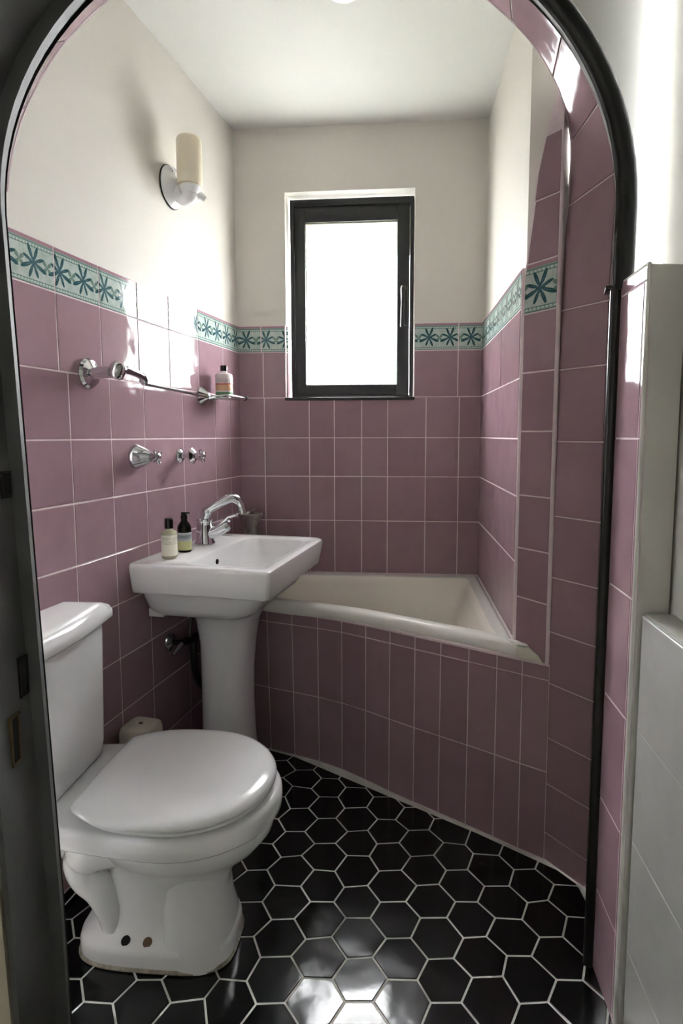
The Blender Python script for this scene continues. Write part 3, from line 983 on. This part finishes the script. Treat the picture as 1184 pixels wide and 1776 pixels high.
under.rings([usec(-0.246, 0.246, G, 0.408, 0.7135, 0.05), usec(-0.236, 0.236, G, 0.395, 0.69, 0.05), usec(-0.222, 0.222, G, 0.372, 0.655, 0.06), usec(-0.195, 0.195, G, 0.335, 0.628, 0.06), usec(-0.12, 0.12, 0.06, 0.29, 0.606, 0.05), usec(-0.098, 0.098, 0.09, 0.28, 0.598, 0.05)], False, True)
under.build('bowl_underside', 'porcelain', wb, angle=50)
def psec(cx, hw, y0, y1, z, e=2.6): return sup(cx, (y0 + y1) / 2, hw, (y1 - y0) / 2, z, 40, e, BF)
MB().rings([psec(0.0, 0.125, 0.09, 0.315, 0.615), psec(0.0, 0.108, 0.10, 0.292, 0.57), psec(0, 0.099, 0.11, 0.278, 0.50), psec(0, 0.093, 0.11, 0.268, 0.40), psec(0, 0.092, 0.11, 0.266, 0.28), psec(0, 0.097, 0.11, 0.270, 0.14), psec(0, 0.107, 0.10, 0.280, 0.05), psec(0, 0.112, 0.095, 0.286, 0.0)]).build('pedestal', 'porcelain', wb, angle=60)
MB().lathe([(0.0, 0), (0.0085, 0), (0.0085, 0.003), (0.0, 0.003)], BF(-0.03, 0.1705, 0.762), nL.to_3d(), 18).build('overflow_hole', 'hole', wb)
br = MB(); br.box(BF(-0.178, 0.050, 0.634), (0.042, 0.050, 0.026), Matrix.Rotation(math.atan2(uL.y, uL.x), 3, 'Z'), 0.004)
br.build('fixing_lug', 'porcelain', wb)
MB().lathe([(0, 0), (0.028, 0), (0.028, 0.003), (0, 0.003)], BF(0, 0.275, 0.6745), (0, 0, 1), 20).build('drain', 'chrome', wb)

# ---- single-lever basin tap
tp = thing('basin_tap', 'chrome swan-neck mixer tap standing on the washbasin behind the bottles', 'tap', LW(0.478, 0.081, 0.8))
def TF(x, y, z): return LW(0.478 - x, 0.081 + y, z)
MB().lathe([(0.0, 0.80), (0.034, 0.80), (0.035, 0.804), (0.031, 0.812), (0.0285, 0.84), (0.0265, 0.865), (0.0265, 0.876), (0.0285, 0.880), (0.0275, 0.886), (0.019, 0.890), (0.0, 0.890)], TF(0, 0, 0), n=28).build('body', 'chrome', tp)
sp_ = spline([TF(0, 0, 0.872), TF(0.0, 0.008, 0.908), TF(0.012, 0.034, 0.930), TF(0.032, 0.070, 0.951), TF(0.046, 0.090, 0.954), TF(0.060, 0.103, 0.940), TF(0.068, 0.110, 0.908)], 6)
spout = MB().tube(sp_, [0.0185] * 8 + [0.0155] * (len(sp_) - 16) + [0.0145] * 5 + [0.0155] * 3, 16).build('spout', 'chrome', tp, angle=60)
MB().lathe([(0, 0), (0.0145, 0), (0.0145, 0.010), (0.0, 0.010)], TF(0.068, 0.110, 0.900), (0, 0, 1), 18).build('aerator', 'chrome', spout)
lev = MB(); lev.tube([TF(0.0, 0.012, 0.832), TF(0.012, 0.045, 0.846), TF(0.024, 0.068, 0.858)], [0.021, 0.020, 0.018], 16)
hv = lev.build('valve_housing', 'chrome', tp, angle=60)
h2 = MB()
h2.tube([TF(0.024, 0.066, 0.857), TF(0.028, 0.076, 0.864)], [0.020, 0.015], 16)
h2.tube([TF(0.016, 0.045, 0.860), TF(0.030, 0.074, 0.890), TF(0.040, 0.100, 0.897)], [0.008, 0.006, 0.005], 10)
h2.tube([TF(0.020, 0.082, 0.878), TF(0.044, 0.070, 0.888)], 0.0045, 10)
h2.lathe([(0, -0.006), (0.008, -0.004), (0.008, 0.004), (0, 0.006)], TF(0.042, 0.103, 0.898), n=12)
h2.build('handle', 'chrome', hv, angle=60)

# ---- bottles on the basin
def bottle(name, label, loc, r, hb, hs, mat, capr, caph, capmat, neckr=0.009, labelmat=None, lz=(0.2, 0.85), square=2.0):
    t = thing(name, label, 'bottle', loc)
    x, y, z = loc
    prof = [(r - 0.003, 0), (r, 0.004), (r, hb), (r * 0.93, hb + hs * 0.3), (r * 0.65, hb + hs * 0.75), (neckr, hb + hs), (neckr, hb + hs + 0.006)]
    MB().rings([sup(x, y, a, a, z + h, 32, square) for a, h in prof]).build('body', mat, t, angle=50)
    cz = z + hb + hs + 0.0045
    cap_ = MB().rings([sup(x, y, capr, capr, cz, 24), sup(x, y, capr, capr, cz + caph - 0.002, 24), sup(x, y, capr - 0.002, capr - 0.002, cz + caph, 24)]).build('cap', capmat, t, angle=40)
    if labelmat:
        n = 24; rr_ = r + 0.0006
        rs = []
        for j in range(n + 1):
            a = -PI * 0.95 + 1.25 * PI * j / n
            c, s_ = math.cos(a), math.sin(a); e = 2 / square
            px, py = math.copysign(abs(c) ** e, c) * rr_, math.copysign(abs(s_) ** e, s_) * rr_
            rs.append([Vector((x + px, y + py, z + hb * lz[0])), Vector((x + px, y + py, z + hb * lz[1]))])
        MB().rings(rs, False, False, closed=False).build('label', labelmat, t, angle=60)
    return t, cap_
def liquid(name, rgb, trans=0.6, rough=0.12):
    m, nt, p = new_mat(name)
    p.inputs['Base Color'].default_value = s2l(rgb); p.inputs['Roughness'].default_value = rough
    p.inputs['Transmission Weight'].default_value = trans; p.inputs['IOR'].default_value = 1.35
    p.inputs['Subsurface Weight'].default_value = 0.0
    return m
M['soap_clear'] = liquid('pale_soap_bottle', (226, 226, 196), 0.35)
M['soap_dark'] = liquid('dark_pump_bottle', (36, 34, 26), 0.2)
M['lbl_clear'] = mat_label('pale_bottle_label', (224, 224, 206), (60, 58, 52))
M['lbl_dark'] = mat_label('pump_bottle_label', (196, 202, 206), (70, 80, 86), ((0.0, 0.52, (206, 208, 150)), (0.66, 0.86, (150, 164, 172))))
M['lbl_care'] = mat_label('care_bottle_label', (226, 216, 218), (120, 100, 112), ((0.0, 0.22, (88, 140, 96)), (0.30, 0.58, (222, 178, 140)), (0.58, 0.66, (228, 130, 120))))
M['care_white'] = simple('white_bottle', (232, 224, 226), 0.25)
p_ = LW(0.712, 0.086, 0.8002)
bottle('soap_bottle', 'pale translucent bottle with square black cap, nearer of two on the basin', p_, 0.0215, 0.078, 0.008, 'soap_clear', 0.0125, 0.031, 'capblack', 0.010, 'lbl_clear', (0.12, 0.92), 3.0)
p_ = LW(0.618, 0.084, 0.8002)
t, cp = bottle('pump_bottle', 'dark bottle with grey and yellow label and black pump, beside the tap', p_, 0.0215, 0.078, 0.022, 'soap_dark', 0.0105, 0.014, 'capblack', 0.010, 'lbl_dark', (0.10, 0.82))
pm = MB(); cz = p_.z + 0.118
pm.lathe([(0, 0), (0.0085, 0), (0.0085, 0.006), (0, 0.006)], (p_.x, p_.y, cz), n=16)
pm.box((p_.x + 0.005, p_.y - 0.002, cz + 0.007), (0.026, 0.010, 0.006), bev=0.002)
pm.build('pump', 'capblack', t)

# ---- steel tumbler in the bath corner
tb = thing('steel_tumbler', 'flared brushed steel holder on a stem in the corner beyond the basin', 'tumbler', (-0.400, 2.310, ZRIM))
MB().lathe([(0, ZRIM), (0.036, ZRIM), (0.036, ZRIM + 0.006), (0.029, ZRIM + 0.012), (0.029, 0.805), (0.031, 0.815), (0.044, 0.835), (0.048, 0.850), (0.050, 0.856), (0.047, 0.858), (0.043, 0.850), (0.028, 0.825), (0, 0.82)], (-0.400, 2.310, 0), n=28).build('cup', 'steel', tb, angle=40)
MB().tube([(-0.402, 2.305, 0.824), (-0.398, 2.300, 0.850), (-0.386, 2.292, 0.872), (-0.376, 2.288, 0.880)], [0.009, 0.010, 0.007, 0.002], 10).build('handle', 'chrome', tb, angle=60)

# ---- angle valve with pipe under the basin
vv = thing('angle_valve', 'small chrome angle valve with black hose on the wall under the basin', 'valve', LW(0.605, 0.02, 0.485))
n3 = v3(nL)
MB().lathe([(0, 0), (0.030, 0), (0.029, 0.004), (0.018, 0.010), (0.012, 0.014), (0, 0.014)], LW(0.605, 0.013, 0.492), n3, 24).build('wall_flange', 'chrome', vv)
vb = MB(); vb.tube([LW(0.605, 0.02, 0.490), LW(0.600, 0.06, 0.492)], 0.010, 12); vb.tube([LW(0.60, 0.055, 0.492), LW(0.575, 0.07, 0.492), LW(0.545, 0.075, 0.494)], [0.013, 0.013, 0.011], 12)
vb.build('valve_body', 'darkmetal', vv)
MB().tube([LW(0.61, 0.058, 0.492), LW(0.635, 0.052, 0.478), LW(0.655, 0.05, 0.470)], [0.008, 0.006, 0.005], 10).build('valve_lever', 'chrome', vv)
up_ = MB(); up_.tube(spline([LW(0.575, 0.07, 0.49), LW(0.572, 0.07, 0.54), LW(0.56, 0.075, 0.61)], 5), 0.006, 10)
up_.build('riser_pipe', 'darkmetal', vv)
hp = spline([LW(0.560, 0.072, 0.488), LW(0.562, 0.074, 0.44), LW(0.555, 0.075, 0.38), LW(0.525, 0.08, 0.315), LW(0.47, 0.09, 0.275), LW(0.42, 0.10, 0.27)], 12)
hs = MB().tube(hp, [0.0115 + (0.0014 if i % 2 else 0) for i in range(len(hp))], 10).build('hose', 'hose', vv, angle=60)
MB().tube([LW(0.545, 0.075, 0.494), LW(0.47, 0.09, 0.498)], 0.014, 14).build('union_pipe', 'darkmetal', vv)

# ---- cream brush holder by the wall
bh = thing('brush_holder', 'cream plastic toilet brush holder against the wall behind the toilet seat', 'brush holder', LW(0.87, 0.072, 0.0))
def HF(x, y, z): return LW(0.87 - x, 0.072 + y, z)
MB().rings([rrect(-0.05, 0.05, -0.052, 0.052, 0.016, z, 5, HF) if True else 0 for z in (0.0, 0.01)] + [rrect(-0.046, 0.046, -0.048, 0.048, 0.018, 0.335, 5, HF), rrect(-0.043, 0.043, -0.045, 0.045, 0.018, 0.347, 5, HF), rrect(-0.036, 0.036, -0.038, 0.038, 0.016, 0.352, 5, HF)]).build('body', 'cream_plastic', bh, angle=50)
MB().lathe([(0, 0), (0.006, 0), (0.006, 0.002), (0, 0.002)], HF(0, 0, 0.3515), n=14).build('screw', 'rust', bh)

# ---- toilet
TA = math.radians(-5.0)
tc_ = Vector((-0.43, 1.252))
ca, sa = math.cos(TA), math.sin(TA)
def TO(x, y, z):                              # x forward (towards the room), y away from the viewer; x given as room x on the axis
    dx = x - tc_.x
    return Vector((tc_.x + dx * ca - y * sa, tc_.y + dx * sa + y * ca, z))
tl = thing('toilet', 'white porcelain close-coupled toilet with its lid down beside the door jamb', 'toilet', (tc_.x, tc_.y, 0))
def tsec(cx, a, b, z, e=2.2): return sup(cx, 0, a, b, z, 56, e, TO)
MB().rings([tsec(-0.438, 0.178, 0.098, 0.003, 3.6), tsec(-0.438, 0.179, 0.100, 0.036, 3.6), tsec(-0.438, 0.175, 0.096, 0.050, 3.6), tsec(-0.434, 0.156, 0.074, 0.057, 2.8),
            tsec(-0.425, 0.146, 0.070, 0.12, 2.4), tsec(-0.418, 0.142, 0.072, 0.17, 2.3), tsec(-0.405, 0.150, 0.088, 0.21, 2.2), tsec(-0.385, 0.180, 0.122, 0.25, 2.1),
            tsec(-0.375, 0.200, 0.154, 0.29, 2.1), tsec(-0.372, 0.206, 0.170, 0.325, 2.1), tsec(-0.372, 0.200, 0.166, 0.345, 2.1)], True, True).build('pan', 'porcelain', tl, angle=70)
# foot front: the plain column widens towards the floor at the front
MB().rings([tsec(-0.345, 0.082, 0.099, 0.003, 2.6), tsec(-0.345, 0.083, 0.098, 0.04, 2.6), tsec(-0.352, 0.078, 0.086, 0.10, 2.5), tsec(-0.355, 0.076, 0.080, 0.16, 2.4), tsec(-0.36, 0.075, 0.082, 0.22, 2.2), tsec(-0.37, 0.09, 0.10, 0.27, 2.1)]).build('pedestal_foot', 'porcelain', tl, angle=70)
def pan_outline(d, z, xb=-0.735):
    pts = []
    a, b, cx = 0.218 - d, 0.190 - d, -0.372
    n = 30
    for i in range(n + 1):
        t = -PI / 2 + PI * i / n - 0.0
        pts.append(TO(cx + a * math.cos(t) ** 1.0, b * math.sin(t), z))
    for k in range(1, 9):
        f = k / 9; pts.append(TO(cx + (xb + d - cx) * f, (0.190 - d) - (0.035) * f ** 1.5, z))
    for k in range(0, 7):
        f = k / 6; pts.append(TO(xb + d, (0.155 - d) * (1 - 2 * f), z))
    for k in range(1, 9):
        f = 1 - k / 9; pts.append(TO(cx + (xb + d - cx) * f, -((0.190 - d) - 0.035 * f ** 1.5), z))
    return pts
XBK = -0.693
MB().rings([pan_outline(0.030, 0.322, XBK), pan_outline(0.008, 0.327, XBK), pan_outline(0.001, 0.335, XBK), pan_outline(0.0, 0.350, XBK), pan_outline(0.001, 0.366, XBK), pan_outline(0.006, 0.374, XBK), pan_outline(0.014, 0.376, XBK)]).build('pan_rim', 'porcelain', tl, angle=60)
# waste outlet curling down behind the pan
tw = MB(); tw.tube(spline([TO(-0.46, -0.035, 0.27), TO(-0.52, -0.046, 0.262), TO(-0.575, -0.046, 0.245), TO(-0.60, -0.042, 0.215), TO(-0.590, -0.044, 0.180), TO(-0.560, -0.046, 0.150), TO(-0.538, -0.044, 0.10), TO(-0.534, -0.036, 0.05)], 6), [0.05] * 16 + [0.046 - 0.0006 * i for i in range(27)], 20)
tw.build('trapway', 'porcelain', tl, angle=70)
MB().tube(spline([TO(-0.50, 0.0, 0.28), TO(-0.60, 0.0, 0.26), TO(-0.67, 0.0, 0.245)], 5), [0.06] * 5 + [0.055] * 6, 20).build('outlet', 'porcelain', tl, angle=70)
for bx, rm in ((-0.490, 'hole'), (-0.440, 'rust')):
    MB().lathe([(0, 0), (0.010, 0), (0.010, 0.003), (0, 0.003)], TO(bx, -0.0800, 0.0545), (0, -0.55, 0.83), 16).build('bolt_hole', rm, tl)
MB().rings([tsec(-0.438, 0.183, 0.103, 0.0036, 3.6), tsec(-0.438, 0.183, 0.103, 0.006, 3.6), tsec(-0.438, 0.177, 0.098, 0.010, 3.6)], True, False).build('base_sealant', 'seal', tl)
# seat ring and lid
def lid_outline(a, b, cx, z, xb, fl):
    pts = []; n = 40
    for i in range(n + 1):
        t = -PI * 0.5 + PI * i / n
        pts.append(TO(cx + a * math.cos(t), b * math.sin(t), z))
    for k in range(1, 8):
        f = k / 8; pts.append(TO(cx + (xb - cx) * f, b - (b - fl) * f ** 3.0, z))
    for k in range(0, 7):
        f = k / 6; pts.append(TO(xb - 0.006 * math.sin(PI * f), fl * (1 - 2 * f), z))
    for k in range(1, 8):
        f = 1 - k / 8; pts.append(TO(cx + (xb - cx) * f, -(b - (b - fl) * f ** 3.0), z))
    return pts
def LO(d, z): return lid_outline(0.204 - d, 0.188 - d, -0.372, z, -0.566 + d, 0.138 - d)
seat = MB(); seat.rings([LO(0.016, 0.3775), LO(0.010, 0.380), LO(0.010, 0.386), LO(0.018, 0.390)]).build('seat_ring', 'plastic', tl, angle=50)
MB().rings([LO(0.004, 0.3925), LO(0.0, 0.395), LO(-0.001, 0.402), LO(0.003, 0.409), LO(0.012, 0.4135), LO(0.03, 0.416), LO(0.09, 0.418)]).build('lid', 'plastic', tl, angle=50)
for sy in (-1, 1):
    MB().tube([TO(-0.572, sy * 0.075 - 0.018, 0.384), TO(-0.572, sy * 0.075 + 0.018, 0.384)], 0.008, 12).build('hinge', 'plastic', tl)
# cistern
cy0, cy1 = -0.20, 0.125
def csec(x0, x1, y0, y1, z, r): return rrect(x0, x1, y0, y1, r, z, 6, TO, (r, 0.02, 0.02, r))
MB().rings([csec(-0.725, -0.634, cy0 + 0.02, cy1 - 0.02, 0.374, 0.02), csec(-0.727, -0.626, cy0 + 0.008, cy1 - 0.006, 0.385, 0.025), csec(-0.728, -0.621, cy0, cy1, 0.42, 0.03), csec(-0.728, -0.615, cy0 - 0.008, cy1 + 0.004, 0.72, 0.03)]).build('cistern', 'porcelain', tl, angle=60)
def lsec(d, z):
    r = []
    pts = []
    for i in range(17):                       # bowed front edge
        f = i / 16; y = cy0 - 0.018 + d + (cy1 - cy0 + 0.034 - 2 * d) * f
        pts.append(TO(-0.606 - d + 0.012 * math.sin(PI * f), y, z))
    pts.append(TO(-0.729, cy1 + 0.016 - d, z)); pts.append(TO(-0.729, cy0 - 0.018 + d, z))
    return pts
MB().rings([lsec(0.006, 0.716), lsec(0.0, 0.722), lsec(0.0, 0.738), lsec(0.006, 0.752), lsec(0.018, 0.760), lsec(0.034, 0.763)]).build('cistern_lid', 'porcelain', tl, angle=50)

# ---- wall lamp
lm = thing('wall_lamp', 'white porcelain wall lamp with upright cream glass cylinder shade, high on the left wall', 'wall lamp', LW(0.495, 0.0, 1.96))
MB().lathe([(0, 0), (0.064, 0), (0.065, 0.006), (0.060, 0.014), (0.045, 0.022), (0.025, 0.03), (0.0, 0.034)], LW(0.495, 0.001, 1.972), n3, 36).build('backplate', 'porcelain', lm)
MB().lathe([(0, 0), (0.067, 0), (0.067, 0.003), (0, 0.003)], LW(0.495, 0.0005, 1.972), n3, 36).build('gasket', 'darkmetal', lm)
for (dm, dz) in ((0.03, 0.035), (-0.006, -0.035)):
    MB().lathe([(0, 0), (0.005, 0), (0.004, 0.003), (0, 0.003)], LW(0.495 + dm * 0.8, 0.0205, 1.972 + dz), n3, 12).build('screw', 'darkmetal', lm)
MB().tube(spline([LW(0.495, 0.02, 1.955), LW(0.495, 0.045, 1.935), LW(0.505, 0.07, 1.934), LW(0.51, 0.078, 1.948)], 6), [0.026] * 4 + [0.022] * 8 + [0.026] * 7, 18).build('arm', 'porcelain', lm, angle=70)
MB().lathe([(0, 0), (0.024, 0), (0.032, 0.010), (0.034, 0.022), (0.030, 0.023), (0, 0.020)], LW(0.51, 0.078, 1.938), n=28).build('gallery', 'porcelain', lm)
MB().tube([LW(0.505, 0.085, 1.942), LW(0.487, 0.105, 1.938), LW(0.48, 0.115, 1.930)], [0.014, 0.012, 0.009], 14).build('switch_knob', 'porcelain', lm)
def shade_mat():
    m, nt, p = new_mat('cream_opal_glass')
    p.inputs['Base Color'].default_value = s2l((238, 228, 206)); p.inputs['Roughness'].default_value = 0.3
    p.inputs['Subsurface Weight'].default_value = 0.3; p.inputs['Subsurface Radius'].default_value = (0.03, 0.025, 0.02)
    p.inputs['Subsurface Scale'].default_value = 0.3
    return m
M['shade'] = shade_mat()
MB().lathe([(0.028, 0.0), (0.038, 0.004), (0.040, 0.012), (0.040, 0.138), (0.037, 0.146), (0.030, 0.149), (0.030, 0.147), (0.034, 0.14), (0.034, 0.01), (0.028, 0.004)], LW(0.51, 0.078, 1.960), n=32).build('shade', 'shade', lm, angle=50)

# ---- ceiling lamp, only its rim shows
cl = thing('ceiling_lamp', 'white round ceiling lamp just showing at the top edge', 'ceiling lamp', (-0.015, 1.70, ZC))
MB().lathe([(0, 0), (0.05, 0), (0.05, -0.012), (0.044, -0.02), (0, -0.022)], (-0.015, 1.684, ZC - 0.0005), n=30).build('base', 'porcelain', cl)
MB().lathe([(0, -0.021), (0.018, -0.021), (0.016, -0.03), (0, -0.032)], (-0.015, 1.684, ZC - 0.0005), n=20).build('lamp_holder', 'cap', cl)

# ---- wall fittings on the left wall
def wf(m, out, z): return LW(m, out + 0.0125, z)
rl_ = thing('towel_rail', 'chrome swivel arm and slim rail running along the mauve wall above the taps', 'towel rail', wf(0.953, 0, 1.327))
MB().lathe([(0, 0), (0.038, 0), (0.039, 0.004), (0.034, 0.011), (0.022, 0.015), (0.015, 0.018), (0, 0.018)], wf(0.953, 0, 1.330), n3, 30).build('wall_flange', 'chrome', rl_)
MB().tube([wf(0.953, 0.01, 1.330), wf(0.945, 0.07, 1.333)], [0.0155, 0.0155], 18).build('arm', 'chrome', rl_)
MB().lathe([(0, -0.020), (0.016, -0.020), (0.021, -0.012), (0.022, 0), (0.021, 0.012), (0.016, 0.020), (0, 0.020)], wf(0.942, 0.078, 1.336), (0.35, 0.2, 0.9), 24).build('knuckle', 'chrome', rl_)
MB().tube(spline([wf(0.94, 0.085, 1.341), wf(0.90, 0.086, 1.340), wf(0.85, 0.082, 1.335), wf(0.818, 0.074, 1.326), wf(0.806, 0.066, 1.312)], 6), [0.0105] * 19 + [0.0105, 0.0105, 0.010, 0.009, 0.007, 0.006], 14).build('spout', 'chrome', rl_, angle=60)
MB().tube([wf(0.80, 0.06, 1.315), wf(0.60, 0.048, 1.312), wf(0.345, 0.030, 1.306)], 0.0042, 10).build('rail', 'chrome', rl_)
sh = thing('soap_shelf', 'small chrome shelf bracket holding a bottle near the corner', 'shelf', wf(0.345, 0, 1.31))
MB().lathe([(0, 0), (0.033, 0), (0.034, 0.004), (0.027, 0.012), (0.016, 0.024), (0.010, 0.034), (0, 0.036)], wf(0.345, 0, 1.312), n3, 28).build('wall_flange', 'chrome', sh)
MB().tube(spline([wf(0.345, 0.03, 1.304), wf(0.335, 0.06, 1.308), wf(0.30, 0.092, 1.3125), wf(0.185, 0.100, 1.3115)], 6), [0.009] * 6 + [0.0075] * 13, 12).build('front_bar', 'chrome', sh)
MB().lathe([(0, 0), (0.010, 0), (0.010, 0.016), (0, 0.018)], wf(0.19, 0.100, 1.3115), -uL.to_3d(), 14).build('bar_end', 'darkmetal', sh)
def SF(x, y, z): return wf(0.255 - x, 0.052 + y, z)
MB().rings([rrect(-0.07, 0.07, -0.040, 0.044, 0.012, z, 5, SF) for z in (1.306, 1.310)]).build('tray', 'steel', sh, smooth=False)
p_ = wf(0.262, 0.050, 1.3103)
t, cp = bottle('care_bottle', 'white care bottle with black cap and green and peach label on the shelf', p_, 0.031, 0.082, 0.010, 'care_white', 0.0135, 0.021, 'capblack', 0.011, 'lbl_care', (0.03, 0.92), 2.3)
# dark hook beyond the bottle
hk = thing('wall_hook', 'small dark hook on the wall behind the shelf bottle', 'hook', wf(0.16, 0, 1.365))
MB().lathe([(0, 0), (0.012, 0), (0.011, 0.004), (0, 0.005)], wf(0.16, 0, 1.365), n3, 16).build('plate', 'steel', hk)
MB().tube(spline([wf(0.16, 0.003, 1.368), wf(0.16, 0.03, 1.372), wf(0.16, 0.036, 1.360), wf(0.16, 0.034, 1.345)], 5), 0.005, 10).build('prong', 'darkmetal', hk)
# taps
def walltap(name, label, m, z, big):
    t = thing(name, label, 'tap', wf(m, 0, z), group=None)
    if big:
        MB().lathe([(0, 0), (0.036, 0), (0.037, 0.005), (0.033, 0.012), (0.026, 0.030), (0.018, 0.044), (0.013, 0.052), (0, 0.052)], wf(m, 0, z), n3, 30).build('bell_flange', 'chrome', t, angle=50)
        o0 = 0.048
    else:
        MB().lathe([(0, 0), (0.023, 0), (0.024, 0.004), (0.020, 0.010), (0.012, 0.014), (0, 0.014)], wf(m, 0, z), n3, 26).build('wall_flange', 'chrome', t)
        MB().tube([wf(m, 0.012, z), wf(m, 0.042, z)], 0.009, 14).build('stem', 'chrome', t)
        MB().lathe([(0, 0), (0.012, 0), (0.025, 0.006), (0.027, 0.012), (0.018, 0.020), (0.012, 0.024), (0, 0.024)], wf(m, 0.038, z), n3, 26).build('collar', 'chrome', t)
        o0 = 0.06
    b = MB(); b.tube([wf(m, o0, z), wf(m, o0 + 0.026, z)], 0.0105, 14)
    b.build('spindle', 'chrome', t)
    h = MB()
    for a in range(4):
        d = Vector((0, 0, 1)) * math.cos(a * PI / 2 + 0.5) + v3(uL) * math.sin(a * PI / 2 + 0.5)
        c = wf(m, o0 + 0.022, z)
        h.tube([c, c + d * 0.016, c + d * 0.021], [0.0055, 0.0050, 0.007], 10)
    h.lathe([(0, 0), (0.011, 0), (0.011, 0.012), (0.006, 0.016), (0, 0.017)], wf(m, o0 + 0.018, z), n3, 18)
    h.build('cross_handle', 'chrome', t, angle=50)
    return t
walltap('wall_tap', 'chrome wall tap with large bell flange, left of the pair under the rail', 0.760, 1.108, True)
walltap('wall_tap', 'slimmer chrome wall tap with double collar, right of the pair under the rail', 0.510, 1.103, False)
